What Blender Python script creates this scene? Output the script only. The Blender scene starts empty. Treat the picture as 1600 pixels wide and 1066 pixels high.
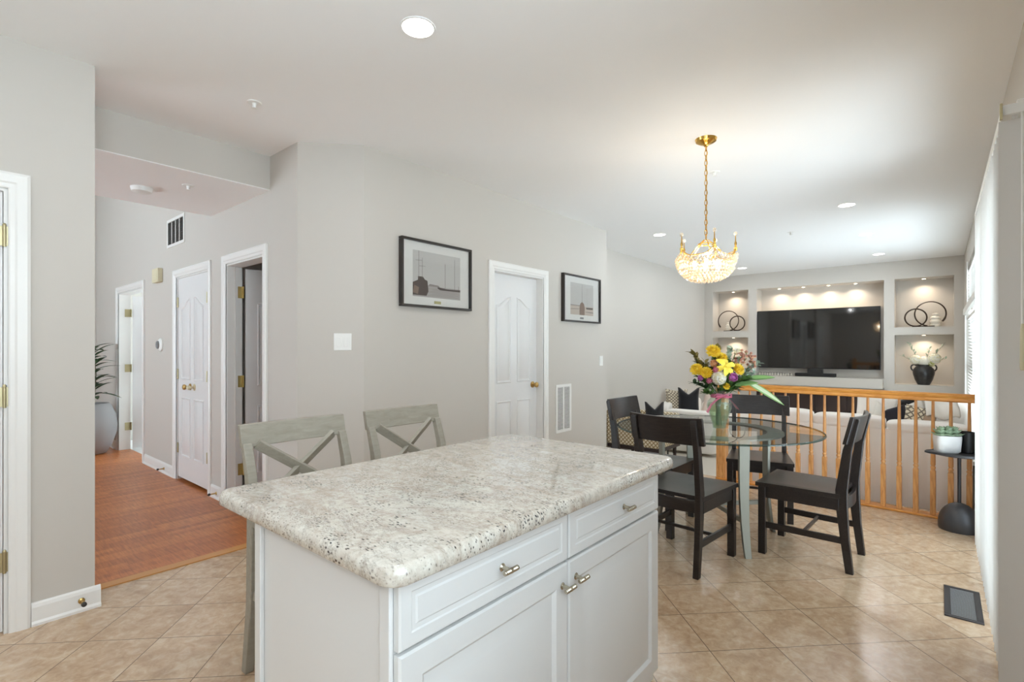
import bpy, math, random
from mathutils import Vector, Matrix
R = math.radians
PI = math.pi
rnd = random.Random(7)
SC = bpy.context.scene
COL = SC.collection

# ------------------------------------------------------------------ camera
H_CAM, H = 1.31, 2.75
cam = bpy.data.cameras.new('camera')
cam_o = bpy.data.objects.new('camera', cam)
COL.objects.link(cam_o)
cam_o.location = (0, 0, H_CAM)
cam_o.rotation_euler = (R(90), 0, R(40.2))
cam.sensor_width = 36.0
cam.lens = 36.0 * 792.0 / 1600.0
cam.shift_y = 12.6 / 1600.0
cam.clip_start = 0.02
SC.camera = cam_o

# ------------------------------------------------------------------ view + world
SC.view_settings.view_transform = 'Standard'
SC.view_settings.look = 'None'
SC.view_settings.gamma = 1.0
SC.view_settings.use_curve_mapping = False
SC.view_settings.exposure = 0.32
SC.cycles.max_bounces = 16
SC.cycles.diffuse_bounces = 8
SC.cycles.transparent_max_bounces = 24
SC.cycles.caustics_reflective = False
SC.cycles.sample_clamp_indirect = 6.0
try:
    SC.cycles.use_denoising = True
except Exception:
    pass
WORLD = 9.4
W = bpy.data.worlds.new('daylight')
SC.world = W
W.use_nodes = True
# hazy sky; brighter lower half added to light the ceiling from below through the windows
_t = W.node_tree
_tc = _t.nodes.new('ShaderNodeTexCoord')
_sp = _t.nodes.new('ShaderNodeSeparateXYZ')
_rp = _t.nodes.new('ShaderNodeValToRGB')
_mp = _t.nodes.new('ShaderNodeMapRange')
_mp.inputs[1].default_value, _mp.inputs[2].default_value = -1.0, 1.0
_t.links.new(_tc.outputs['Generated'], _sp.inputs[0])
_t.links.new(_sp.outputs['Z'], _mp.inputs[0])
_t.links.new(_mp.outputs[0], _rp.inputs[0])
_e = _rp.color_ramp.elements
_e[0].position, _e[0].color = 0.46, (0.80, 0.91, 1.0, 1)
_e[1].position, _e[1].color = 0.54, (0.47, 0.54, 0.60, 1)
_t.links.new(_rp.outputs[0], _t.nodes['Background'].inputs[0])
_t.nodes['Background'].inputs[1].default_value = WORLD

CAN_W = 8.0        # kitchen / living recessed lamps
LIVING_CAN_W = 3.8   # living room recessed lamps, dimmed
PUCK_W = 1.7        # little niche lamps
CHAND_W = 2.6       # each chandelier bulb


# ------------------------------------------------------------------ materials
def lin(c):
    out = []
    for v in c:
        v = v / 255.0
        out.append(v / 12.92 if v <= 0.04045 else ((v + 0.055) / 1.055) ** 2.4)
    return (out[0], out[1], out[2], 1.0)


def mat(name, rgb, rough=0.5, metal=0.0, spec=0.5, coat=0.0, emit=None, estr=0.0, sheen=0.0):
    m = bpy.data.materials.new(name)
    m.use_nodes = True
    b = m.node_tree.nodes['Principled BSDF']
    b.inputs['Base Color'].default_value = lin(rgb)
    b.inputs['Roughness'].default_value = rough
    b.inputs['Metallic'].default_value = metal
    b.inputs['Specular IOR Level'].default_value = spec
    b.inputs['Coat Weight'].default_value = coat
    b.inputs['Sheen Weight'].default_value = sheen
    if emit:
        b.inputs['Emission Color'].default_value = lin(emit)
        b.inputs['Emission Strength'].default_value = estr
    return m


class N:
    """tiny node helper"""
    def __init__(self, m):
        self.t = m.node_tree
        self.b = self.t.nodes['Principled BSDF']

    def new(self, typ, **kw):
        n = self.t.nodes.new(typ)
        for k, v in kw.items():
            setattr(n, k, v)
        return n

    def link(self, a, b):
        self.t.links.new(a, b)

    def coords(self, loc=(0, 0, 0), rot=(0, 0, 0), scale=(1, 1, 1)):
        tc = self.new('ShaderNodeTexCoord')
        mp = self.new('ShaderNodeMapping')
        mp.inputs['Location'].default_value = loc
        mp.inputs['Rotation'].default_value = rot
        mp.inputs['Scale'].default_value = scale
        self.link(tc.outputs['Object'], mp.inputs['Vector'])
        return mp.outputs['Vector']

    def noise(self, vec, scale, detail=4, rough=0.55, dist=0.0):
        n = self.new('ShaderNodeTexNoise')
        n.inputs['Scale'].default_value = scale
        n.inputs['Detail'].default_value = detail
        n.inputs['Roughness'].default_value = rough
        n.inputs['Distortion'].default_value = dist
        self.link(vec, n.inputs['Vector'])
        return n.outputs['Fac']

    def ramp(self, fac, stops):
        r = self.new('ShaderNodeValToRGB')
        e = r.color_ramp.elements
        while len(e) < len(stops):
            e.new(0.5)
        for el, (p, c) in zip(e, stops):
            el.position = p
            el.color = c if len(c) == 4 else lin(c)
        self.link(fac, r.inputs['Fac'])
        return r.outputs['Color']

    def mix(self, fac, a, b, mode='MIX'):
        n = self.new('ShaderNodeMix', data_type='RGBA', blend_type=mode)
        for sock, v in ((n.inputs[0], fac), (n.inputs[6], a), (n.inputs[7], b)):
            if isinstance(v, (int, float)):
                sock.default_value = v
            elif isinstance(v, tuple):
                sock.default_value = v if len(v) == 4 else lin(v)
            else:
                self.link(v, sock)
        return n.outputs[2]

    def color(self, c):
        self.link(c, self.b.inputs['Base Color'])

    def bump(self, h, strength=0.2, dist=0.01):
        n = self.new('ShaderNodeBump')
        n.inputs['Strength'].default_value = strength
        n.inputs['Distance'].default_value = dist
        self.link(h, n.inputs['Height'])
        self.link(n.outputs['Normal'], self.b.inputs['Normal'])


def g(v):
    return (v, v, v, 1.0)


M = {}


def wall_paint(name, rgb, rough=0.75):
    m = mat(name, rgb, rough, spec=0.3)
    n = N(m)
    v = n.coords()
    n.bump(n.noise(v, 220, 3), 0.06, 0.002)
    M[name] = m
    return m


wall_paint('wall_grey', (200, 195, 188))
wall_paint('ceiling_white', (242, 242, 242), 0.85)
M['trim_white'] = mat('trim_white', (232, 231, 228), 0.35)
M['door_white'] = mat('door_white', (226, 226, 226), 0.32)
M['cabinet_white'] = mat('cabinet_white', (213, 212, 210), 0.33)
M['brass'] = mat('brass', (196, 164, 104), 0.3, 1.0)
M['hinge_brass'] = mat('hinge_brass', (198, 176, 114), 0.4, 0.5)
M['pale_brass'] = mat('pale_brass', (188, 176, 140), 0.35, 0.9)
M['gold'] = mat('gold', (226, 182, 96), 0.18, 1.0)
M['nickel'] = mat('nickel', (190, 182, 164), 0.26, 1.0)
M['silver'] = mat('silver', (140, 138, 128), 0.5, 0.6)
M['dark_metal'] = mat('dark_metal', (62, 60, 62), 0.45, 0.6)
M['plastic_white'] = mat('plastic_white', (235, 235, 232), 0.4)
M['plastic_cream'] = mat('plastic_cream', (214, 206, 176), 0.5)
M['plastic_grey'] = mat('plastic_grey', (130, 130, 132), 0.4)
M['vent_dark'] = mat('vent_dark', (62, 61, 58), 0.7)
M['black_satin'] = mat('black_satin', (24, 24, 25), 0.35)
M['black_plastic'] = mat('black_plastic', (20, 20, 22), 0.45)
M['frame_dark'] = mat('frame_dark', (42, 38, 35), 0.35)
M['mat_board'] = mat('mat_board', (228, 227, 222), 0.8)
M['black_cloth'] = mat('black_cloth', (22, 22, 27), 0.9, sheen=0.3)
M['navy_cloth'] = mat('navy_cloth', (30, 31, 44), 0.9, sheen=0.3)
M['blush_cloth'] = mat('blush_cloth', (214, 196, 184), 0.9)
M['taupe_cloth'] = mat('taupe_cloth', (172, 150, 130), 0.9)
M['white_cloth'] = mat('white_cloth', (230, 227, 220), 0.9)
M['pink_ribbon'] = mat('pink_ribbon', (214, 110, 140), 0.45, sheen=0.4)
M['rubber'] = mat('rubber', (60, 56, 52), 0.7)
M['dark_brown'] = mat('dark_brown', (56, 42, 40), 0.4)
M['concrete_white'] = mat('concrete_white', (222, 221, 220), 0.7)
M['ceramic_white'] = mat('ceramic_white', (232, 226, 214), 0.5)
M['void_dark'] = mat('void_dark', (30, 28, 26), 0.9)

# tile floor: 12 inch tiles laid on the diagonal
m = M['tile'] = mat('tile', (190, 165, 138), 0.2, spec=0.9)
n = N(m)
v = n.coords(loc=(-0.125, -0.288, 0), rot=(0, 0, R(-45)))
br = n.new('ShaderNodeTexBrick', offset=0.0, squash=1.0)
br.inputs['Scale'].default_value = 1.0
br.inputs['Brick Width'].default_value = 0.305
br.inputs['Row Height'].default_value = 0.305
br.inputs['Mortar Size'].default_value = 0.002
br.inputs['Mortar Smooth'].default_value = 0.2
br.inputs['Bias'].default_value = 0.0
br.inputs['Color1'].default_value = g(0.0)
br.inputs['Color2'].default_value = g(1.0)
br.inputs['Mortar'].default_value = g(0.5)
n.link(v, br.inputs['Vector'])
vo = n.new('ShaderNodeVectorMath', operation='MULTIPLY_ADD')      # per-tile jump of the pattern
vo.inputs[1].default_value = (7.3, 3.1, 5.7)
n.link(br.outputs['Color'], vo.inputs[0])
n.link(v, vo.inputs[2])
f1 = n.noise(vo.outputs[0], 4.5, 6, 0.6, 1.4)
f2 = n.noise(vo.outputs[0], 26, 5, 0.65, 0.6)
c1 = n.ramp(f1, [(0.28, (152, 116, 86)), (0.46, (182, 150, 118)), (0.6, (206, 180, 150)), (0.78, (168, 134, 102))])
c2 = n.mix(0.55, c1, n.ramp(f2, [(0.3, (150, 116, 88)), (0.5, (192, 164, 134)), (0.72, (222, 204, 180))]))
c3 = n.mix(0.18, c2, n.ramp(br.outputs['Color'], [(0.0, (172, 142, 112)), (1.0, (212, 192, 166))]))
c4 = n.mix(br.outputs['Fac'], c3, (104, 84, 66))
n.color(c4)
hh = n.new('ShaderNodeMath', operation='SUBTRACT')
n.link(f2, hh.inputs[0])
n.link(br.outputs['Fac'], hh.inputs[1])
n.bump(hh.outputs[0], 0.25, 0.003)

# strip wood floor of the hall: narrow red oak strips running along y
m = M['wood_floor'] = mat('wood_floor', (160, 96, 58), 0.33, spec=0.5)
n = N(m)
v = n.coords(rot=(0, 0, R(90)))
br = n.new('ShaderNodeTexBrick', offset=0.37, squash=1.0)
br.inputs['Scale'].default_value = 1.0
br.inputs['Brick Width'].default_value = 0.85
br.inputs['Row Height'].default_value = 0.057
br.inputs['Mortar Size'].default_value = 0.0004
br.inputs['Mortar Smooth'].default_value = 0.0
br.inputs['Color1'].default_value = g(0.0)
br.inputs['Color2'].default_value = g(1.0)
br.inputs['Mortar'].default_value = g(0.3)
n.link(v, br.inputs['Vector'])
v2 = n.coords(rot=(0, 0, R(90)), scale=(1.2, 14, 1))
f = n.noise(v2, 6, 5, 0.6, 0.4)
c = n.mix(0.55, n.ramp(br.outputs['Color'], [(0.0, (154, 86, 44)), (0.5, (190, 114, 62)), (1.0, (212, 138, 80))]),
          n.ramp(f, [(0.3, (142, 78, 38)), (0.55, (196, 118, 64)), (0.75, (216, 146, 88))]))
n.color(c)
M['wood_strip'] = mat('wood_strip', (196, 140, 78), 0.3)

# oak of the railing
m = M['oak'] = mat('oak', (196, 132, 66), 0.3, coat=0.15)
n = N(m)
v = n.coords(scale=(3, 22, 22))
n.color(n.ramp(n.noise(v, 3, 4, 0.6, 0.6), [(0.3, (186, 116, 46)), (0.55, (220, 152, 72)), (0.8, (232, 172, 94))]))
m = M['oak_upright'] = mat('oak_upright', (190, 130, 74), 0.32, coat=0.15)
n = N(m)
v = n.coords(scale=(22, 22, 3))
n.color(n.ramp(n.noise(v, 3, 4, 0.6, 0.6), [(0.3, (184, 122, 64)), (0.55, (216, 156, 94)), (0.8, (230, 178, 118))]))

# espresso dining chairs
m = M['espresso'] = mat('espresso', (30, 26, 25), 0.33, spec=0.45)
n = N(m)
v = n.coords(scale=(4, 30, 30))
n.color(n.ramp(n.noise(v, 4, 4, 0.6, 0.3), [(0.3, (25, 20, 19)), (0.6, (40, 33, 30)), (0.85, (54, 45, 41))]))

# washed grey bar stools
m = M['washed_grey'] = mat('washed_grey', (146, 142, 126), 0.55)
n = N(m)
v = n.coords(scale=(2, 14, 9))
n.color(n.ramp(n.noise(v, 5, 5, 0.65, 0.5), [(0.3, (143, 137, 124)), (0.55, (154, 148, 135)), (0.8, (165, 159, 146))]))

# granite
m = M['granite'] = mat('granite', (206, 200, 188), 0.12, coat=0.25)
n = N(m)
v = n.coords()
vs = n.coords(rot=(0, 0, R(24)), scale=(1.0, 1.9, 1.0))
big = n.noise(vs, 3.4, 8, 0.66, 1.1)
c = n.ramp(big, [(0.30, (207, 203, 194)), (0.43, (199, 193, 181)), (0.52, (182, 169, 155)), (0.60, (196, 188, 175)), (0.74, (206, 201, 189))])
fine = n.noise(v, 62, 5, 0.72)
c = n.mix(0.44, c, n.ramp(fine, [(0.34, (160, 151, 138)), (0.5, (204, 198, 187)), (0.66, (224, 221, 212))]), 'MIX')
patch = n.noise(vs, 7, 6, 0.68, 1.3)
brown = n.ramp(patch, [(0.52, g(0.0)), (0.66, g(0.55))])
c = n.mix(brown, c, (160, 141, 124))
vv = n.coords(rot=(0, 0, R(24)), scale=(0.8, 1.9, 1.3))


def specks(scale, lo, hi, mscale, m0, m1, amt, col, c):
    vor = n.new('ShaderNodeTexVoronoi')
    vor.inputs['Scale'].default_value = scale
    vor.inputs['Randomness'].default_value = 1.0
    n.link(vv, vor.inputs['Vector'])
    spot = n.ramp(vor.outputs['Distance'], [(lo, g(amt)), (hi, g(0.0))])
    mask = n.ramp(n.noise(v, mscale, 5, 0.7, 0.8), [(m0, g(0.0)), (m1, g(1.0))])
    return n.mix(n.mix(1.0, spot, mask, 'MULTIPLY'), c, col)


c = specks(74, 0.18, 0.31, 7, 0.50, 0.58, 1.0, (62, 54, 53), c)
c = specks(130, 0.22, 0.38, 5, 0.43, 0.58, 0.75, (112, 98, 90), c)
c = specks(84, 0.22, 0.38, 11, 0.545, 0.60, 1.0, (46, 44, 52), c)
vein = n.ramp(n.noise(vs, 2.3, 9, 0.74, 1.6), [(0.486, g(0.0)), (0.5, g(0.5)), (0.514, g(0.0))])
c = n.mix(vein, c, (112, 102, 96))
n.color(c)

# cream sofa fabric and carpet
m = M['sofa_cream'] = mat('sofa_cream', (243, 239, 234), 0.9, sheen=0.2)
n = N(m)
v = n.coords()
n.bump(n.noise(v, 300, 2), 0.15, 0.002)
m = M['carpet'] = mat('carpet', (206, 198, 186), 0.95)
n = N(m)
n.bump(n.noise(n.coords(), 160, 2), 0.5, 0.01)

# lattice patterned upholstery
for nm, sc in (('lattice', 1.0), ('lattice_fine', 0.9)):
    m = M[nm] = mat(nm, (220, 208, 182), 0.9)
    n = N(m)
    v = n.coords(rot=(R(90), R(0), R(45)) if False else (R(45), R(45), R(35)))
    tc = n.new('ShaderNodeTexCoord')
    sp = n.new('ShaderNodeSeparateXYZ')
    n.link(tc.outputs['Object'], sp.inputs[0])
    su = n.new('ShaderNodeMath', operation='ADD')
    n.link(sp.outputs['X'], su.inputs[0])
    n.link(sp.outputs['Y'], su.inputs[1])
    outs = []
    for op in ('ADD', 'SUBTRACT'):
        a = n.new('ShaderNodeMath', operation=op)
        n.link(su.outputs[0], a.inputs[0])
        n.link(sp.outputs['Z'], a.inputs[1])
        b = n.new('ShaderNodeMath', operation='PINGPONG')
        b.inputs[1].default_value = 0.028 * sc
        n.link(a.outputs[0], b.inputs[0])
        c = n.new('ShaderNodeMath', operation='LESS_THAN')
        c.inputs[1].default_value = 0.0085 * sc
        n.link(b.outputs[0], c.inputs[0])
        outs.append(c)
    mx = n.new('ShaderNodeMath', operation='MAXIMUM')
    n.link(outs[0].outputs[0], mx.inputs[0])
    n.link(outs[1].outputs[0], mx.inputs[1])
    n.color(n.mix(mx.outputs[0], (226, 216, 194), (150, 126, 88) if nm == 'lattice' else (120, 110, 98)))

# hammered black pottery
m = M['black_pottery'] = mat('black_pottery', (38, 36, 36), 0.35)
n = N(m)
f = n.noise(n.coords(), 14, 4, 0.6)
n.color(n.ramp(f, [(0.35, (26, 25, 26)), (0.6, (48, 46, 46)), (0.8, (84, 80, 78))]))
n.bump(f, 0.3, 0.01)
m = M['cast_grey'] = mat('cast_grey', (72, 71, 73), 0.42, 0.35)
n = N(m)
n.bump(n.noise(n.coords(), 55, 3), 0.25, 0.004)
m = M['pot_grey'] = mat('pot_grey', (150, 148, 148), 0.6)
M['tv_screen'] = mat('tv_screen', (8, 8, 9), 0.05, spec=1.0)
M['ring_bronze'] = mat('ring_bronze', (66, 54, 46), 0.4, 0.7)
M['bathroom_tile'] = mat('bathroom_tile', (226, 226, 224), 0.3)


def thin_glass(name, tint, refl=0.08, rough=0.0, extra=None):
    m = bpy.data.materials.new(name)
    m.use_nodes = True
    t = m.node_tree
    for x in list(t.nodes):
        t.nodes.remove(x)
    o = t.nodes.new('ShaderNodeOutputMaterial')
    tr = t.nodes.new('ShaderNodeBsdfTransparent')
    tr.inputs[0].default_value = tint
    gl = t.nodes.new('ShaderNodeBsdfGlossy')
    gl.inputs['Roughness'].default_value = rough
    fr = t.nodes.new('ShaderNodeFresnel')
    ge = t.nodes.new('ShaderNodeNewGeometry')
    mr = t.nodes.new('ShaderNodeMapRange')
    mr.inputs[3].default_value, mr.inputs[4].default_value = 1.45, 1.0 / 1.45     # same face-on reflection from both sides
    t.links.new(ge.outputs['Backfacing'], mr.inputs[0])
    t.links.new(mr.outputs[0], fr.inputs['IOR'])
    ad = t.nodes.new('ShaderNodeMath')
    ad.operation = 'ADD'
    ad.inputs[1].default_value = refl
    t.links.new(fr.outputs[0], ad.inputs[0])
    mx = t.nodes.new('ShaderNodeMixShader')
    t.links.new(ad.outputs[0], mx.inputs[0])
    t.links.new(tr.outputs[0], mx.inputs[1])
    t.links.new(gl.outputs[0], mx.inputs[2])
    last = mx.outputs[0]
    if extra:
        df = t.nodes.new('ShaderNodeBsdfDiffuse')
        df.inputs[0].default_value = extra[0]
        m2 = t.nodes.new('ShaderNodeMixShader')
        m2.inputs[0].default_value = extra[1]
        t.links.new(last, m2.inputs[1])
        t.links.new(df.outputs[0], m2.inputs[2])
        last = m2.outputs[0]
    t.links.new(last, o.inputs[0])
    M[name] = m
    return m


thin_glass('window_glass', (0.96, 0.98, 0.98, 1), 0.0)
thin_glass('picture_glass', (0.97, 0.97, 0.97, 1), 0.0)
thin_glass('table_glass', (0.88, 0.93, 0.91, 1), 0.07)
thin_glass('glass_edge', (0.16, 0.26, 0.23, 1), 0.10, 0.05, (lin((50, 68, 64)), 0.45))
thin_glass('vase_glass', (0.88, 0.95, 0.91, 1), 0.03, 0.02, (lin((200, 215, 205)), 0.10))
thin_glass('vase_water', (0.78, 0.86, 0.70, 1), 0.0, 0.05, (lin((150, 165, 120)), 0.16))
thin_glass('crystal', (0.98, 0.95, 0.90, 1), 0.22, 0.03, (lin((250, 236, 214)), 0.30))
# vertical blind vanes: white fabric-like plastic that lets some daylight through
m = bpy.data.materials.new('vane')
m.use_nodes = True
t = m.node_tree
b = t.nodes['Principled BSDF']
b.inputs['Base Color'].default_value = lin((228, 226, 222))
b.inputs['Roughness'].default_value = 0.5
tl = t.nodes.new('ShaderNodeBsdfTranslucent')
tl.inputs[0].default_value = lin((232, 233, 234))
mx = t.nodes.new('ShaderNodeMixShader')
mx.inputs[0].default_value = 0.15
t.links.new(b.outputs[0], mx.inputs[1])
t.links.new(tl.outputs[0], mx.inputs[2])
t.links.new(mx.outputs[0], t.nodes['Material Output'].inputs[0])
M['vane'] = m


def emitter(name, rgb, strength):
    m = mat(name, rgb, 0.5, emit=rgb, estr=strength)
    M[name] = m
    return m


emitter('can_lens', (255, 246, 232), 14.0)
emitter('puck_lens', (255, 230, 196), 12.0)
emitter('bulb', (255, 214, 150), 7.0)

LEAFC = {}
for nm, c in (('leaf_dark', (52, 74, 42)), ('leaf_mid', (88, 122, 60)), ('leaf_bright', (120, 156, 84)),
              ('leaf_pale', (196, 208, 170)), ('leaf_euca', (166, 184, 168)), ('leaf_tan', (140, 128, 70)),
              ('succulent', (160, 182, 152)), ('stem_green', (86, 112, 60)), ('twig', (104, 92, 70)),
              ('petal_yellow', (246, 224, 84)), ('petal_gold', (242, 214, 70)), ('petal_lily', (248, 226, 76)),
              ('petal_pink', (216, 140, 164)), ('petal_purple', (206, 132, 194)), ('petal_peach', (232, 188, 142)),
              ('petal_white', (240, 238, 226)), ('petal_cream', (226, 220, 190)), ('petal_coral', (196, 142, 124)),
              ('petal_green', (170, 176, 90))):
    M[nm] = mat(nm, c, 0.6)


# ------------------------------------------------------------------ mesh builder
class MB:
    def __init__(self):
        self.v, self.f, self.mi = [], [], []
        self.x = Matrix.Identity(4)
        self.k = 0

    def at(self, loc=(0, 0, 0), rz=0, rx=0, ry=0, s=1.0):
        self.x = (Matrix.Translation(loc) @ Matrix.Rotation(rz, 4, 'Z') @ Matrix.Rotation(ry, 4, 'Y')
                  @ Matrix.Rotation(rx, 4, 'X') @ Matrix.Diagonal((s, s, s, 1)))
        return self

    def mat(self, k):
        self.k = k
        return self

    def add(self, vs, fs):
        o = len(self.v)
        self.v += [tuple(self.x @ Vector(p)) for p in vs]
        for f in fs:
            self.f.append(tuple(o + i for i in f))
            self.mi.append(self.k)
        return self

    def box(self, x0, x1, y0, y1, z0, z1):
        vs = [(x0, y0, z0), (x1, y0, z0), (x1, y1, z0), (x0, y1, z0), (x0, y0, z1), (x1, y0, z1), (x1, y1, z1), (x0, y1, z1)]
        return self.add(vs, [(0, 3, 2, 1), (4, 5, 6, 7), (0, 1, 5, 4), (1, 2, 6, 5), (2, 3, 7, 6), (3, 0, 4, 7)])

    def prism(self, poly, z0, z1):
        """poly: list of (x, y) counter-clockwise, extruded along z"""
        k = len(poly)
        vs = [(p[0], p[1], z0) for p in poly] + [(p[0], p[1], z1) for p in poly]
        fs = [tuple(range(k - 1, -1, -1)), tuple(range(k, 2 * k))]
        fs += [(i, (i + 1) % k, k + (i + 1) % k, k + i) for i in range(k)]
        return self.add(vs, fs)

    def prism_x(self, poly, x0, x1):
        """poly of (y, z) extruded along x"""
        k = len(poly)
        vs = [(x0, p[0], p[1]) for p in poly] + [(x1, p[0], p[1]) for p in poly]
        fs = [tuple(range(k - 1, -1, -1)), tuple(range(k, 2 * k))]
        fs += [(i, (i + 1) % k, k + (i + 1) % k, k + i) for i in range(k)]
        return self.add(vs, fs)

    def lathe(self, prof, seg=32, c=(0, 0), cap=True):
        """prof: list of (r, z) bottom to top"""
        vs, fs = [], []
        k = len(prof)
        for r, z in prof:
            for j in range(seg):
                a = 2 * PI * j / seg
                vs.append((c[0] + r * math.cos(a), c[1] + r * math.sin(a), z))
        for i in range(k - 1):
            for j in range(seg):
                j2 = (j + 1) % seg
                fs.append((i * seg + j, i * seg + j2, (i + 1) * seg + j2, (i + 1) * seg + j))
        if cap:
            fs.append(tuple(range(seg - 1, -1, -1)))
            fs.append(tuple((k - 1) * seg + j for j in range(seg)))
        return self.add(vs, fs)

    def tube(self, pts, r, seg=8, closed=False, flat=1.0):
        pts = [Vector(p) for p in pts]
        k = len(pts)
        rs = r if isinstance(r, (list, tuple)) else [r] * k
        vs, fs = [], []
        up = None
        for i, p in enumerate(pts):
            if closed:
                d = pts[(i + 1) % k] - pts[i - 1]
            else:
                d = pts[min(i + 1, k - 1)] - pts[max(i - 1, 0)]
            if d.length < 1e-9:
                d = Vector((0, 0, 1))
            d.normalize()
            if up is None:
                up = Vector((0, 0, 1)) if abs(d.z) < 0.9 else Vector((1, 0, 0))
            a = d.cross(up)
            if a.length < 1e-5:
                a = d.orthogonal()
            a.normalize()
            b = a.cross(d).normalized()
            up = b
            for j in range(seg):
                t = 2 * PI * j / seg
                vs.append(tuple(p + a * (rs[i] * math.cos(t)) + b * (rs[i] * flat * math.sin(t))))
        rng = k if closed else k - 1
        for i in range(rng):
            i2 = (i + 1) % k
            for j in range(seg):
                j2 = (j + 1) % seg
                fs.append((i * seg + j, i * seg + j2, i2 * seg + j2, i2 * seg + j))
        if not closed:
            fs.append(tuple(range(seg - 1, -1, -1)))
            fs.append(tuple((k - 1) * seg + j for j in range(seg)))
        return self.add(vs, fs)

    def bar(self, a, b, w, h, up=(0, 0, 1)):
        """box from a to b; w across, h along up"""
        a, b = Vector(a), Vector(b)
        d = (b - a).normalized()
        s = d.cross(Vector(up))
        s = s.normalized() if s.length > 1e-6 else d.orthogonal().normalized()
        u = s.cross(d).normalized()
        vs = []
        for p in (a, b):
            for sx, sz in ((-1, -1), (1, -1), (1, 1), (-1, 1)):
                vs.append(tuple(p + s * (sx * w / 2) + u * (sz * h / 2)))
        return self.add(vs, [(0, 1, 2, 3), (7, 6, 5, 4), (0, 4, 5, 1), (1, 5, 6, 2), (2, 6, 7, 3), (3, 7, 4, 0)])

    def grid(self, fn, nu, nv, closed_u=False):
        vs = [tuple(fn(i / (nu if closed_u else nu - 1), j / (nv - 1))) for j in range(nv) for i in range(nu)]
        fs = []
        for j in range(nv - 1):
            for i in range(nu if closed_u else nu - 1):
                i2 = (i + 1) % nu
                fs.append((j * nu + i, j * nu + i2, (j + 1) * nu + i2, (j + 1) * nu + i))
        return self.add(vs, fs)

    def soft(self, sx, sy, sz, e=0.35, nu=28, nv=16):
        """superellipsoid cushion centred at origin with full sizes sx, sy, sz"""
        def sg(c):
            return math.copysign(abs(c) ** e, c)

        def fn(u, w):
            a = 2 * PI * u
            b = -PI / 2 + PI * w
            cb = sg(math.cos(b))
            return (sx / 2 * cb * sg(math.cos(a)), sy / 2 * cb * sg(math.sin(a)), sz / 2 * sg(math.sin(b)))
        return self.grid(fn, nu, nv, True)

    def ball(self, c, r, seg=10, rings=7, sz=1.0):
        def fn(u, w):
            a, b = 2 * PI * u, -PI / 2 + PI * w
            return (c[0] + r * math.cos(b) * math.cos(a), c[1] + r * math.cos(b) * math.sin(a), c[2] + sz * r * math.sin(b))
        return self.grid(fn, seg, rings, True)

    def pillow(self, w, h, t, chop=0.0, nu=26):
        """throw pillow standing in the xz plane, base at z=0; chop dents the top edge"""
        for side in (1, -1):
            def fn(u, q, side=side):
                x, z = (u - 0.5) * 2, (q - 0.5) * 2
                edge = (1 - x ** 4) * (1 - z ** 4)
                pin = 1 - 0.07 * (1 - x * x) * abs(z) ** 3
                pin2 = 1 - 0.07 * (1 - z * z) * abs(x) ** 3
                zz = (z * pin + 1) / 2 * h
                zz -= chop * h * max(0, 1 - abs(x) * 1.25) * max(0, q) ** 3
                return (x * pin2 * w / 2, side * t / 2 * max(edge, 0) ** 0.6, zz)
            k = len(self.f)
            self.grid(fn, nu, nu)
            if side == 1:
                self.f[k:] = [tuple(reversed(q)) for q in self.f[k:]]
        return self

    def rings(self, loops, cap=True):
        """skin successive loops of equal length"""
        k = len(loops[0])
        vs = [p for lp in loops for p in lp]
        fs = []
        for i in range(len(loops) - 1):
            for j in range(k):
                j2 = (j + 1) % k
                fs.append((i * k + j, i * k + j2, (i + 1) * k + j2, (i + 1) * k + j))
        if cap:
            fs.append(tuple((len(loops) - 1) * k + j for j in range(k)))
        return self.add(vs, fs)

    def panel(self, poly, frame, steps):
        """poly 2-D ccw in the (u, v) plane of frame=(origin, u, v, n); steps = [(inset, height)]"""
        o, u, vv, nn = [Vector(q) for q in frame]
        loops = []
        for ins, h in steps:
            pp = inset(poly, ins)
            loops.append([tuple(o + u * a + vv * b + nn * h) for a, b in pp])
        return self.rings(loops)

    def build(self, name, mats, parent=None, bevel=0.0, seg=2, smooth=40, sub=0):
        if not isinstance(mats, (list, tuple)):
            mats = [mats]
        me = bpy.data.meshes.new(name)
        me.from_pydata(self.v, [], self.f)
        for mm in mats:
            me.materials.append(M[mm] if isinstance(mm, str) else mm)
        for p, k in zip(me.polygons, self.mi):
            p.material_index = k
            p.use_smooth = smooth > 0
        me.update()
        if smooth > 0 and not sub:
            me.set_sharp_from_angle(angle=R(smooth))
        o = bpy.data.objects.new(name, me)
        COL.objects.link(o)
        if parent is not None:
            o.parent = parent
        if bevel:
            md = o.modifiers.new('bevel', 'BEVEL')
            md.width = bevel
            md.segments = seg
            md.limit_method = 'ANGLE'
            md.angle_limit = R(35)
        if sub:
            md = o.modifiers.new('sub', 'SUBSURF')
            md.levels = md.render_levels = sub
        return o


def inset(poly, d):
    k = len(poly)
    out = []
    for i in range(k):
        p0, p1, p2 = Vector(poly[i - 1]), Vector(poly[i]), Vector(poly[(i + 1) % k])
        a, b = (p1 - p0).normalized(), (p2 - p1).normalized()
        na, nb = Vector((-a.y, a.x)), Vector((-b.y, b.x))
        m_ = na + nb
        q = m_ / max(1e-6, 1 + na.dot(nb))
        out.append((p1.x + q.x * d, p1.y + q.y * d))
    return out


def rect(x0, x1, y0, y1):
    return [(x0, y0), (x1, y0), (x1, y1), (x0, y1)]


def rrect(x0, x1, y0, y1, r, k=5):
    out = []
    for cx, cy, a0 in ((x1 - r, y0 + r, -90), (x1 - r, y1 - r, 0), (x0 + r, y1 - r, 90), (x0 + r, y0 + r, 180)):
        for i in range(k + 1):
            a = R(a0 + 90 * i / k)
            out.append((cx + r * math.cos(a), cy + r * math.sin(a)))
    return out


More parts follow.
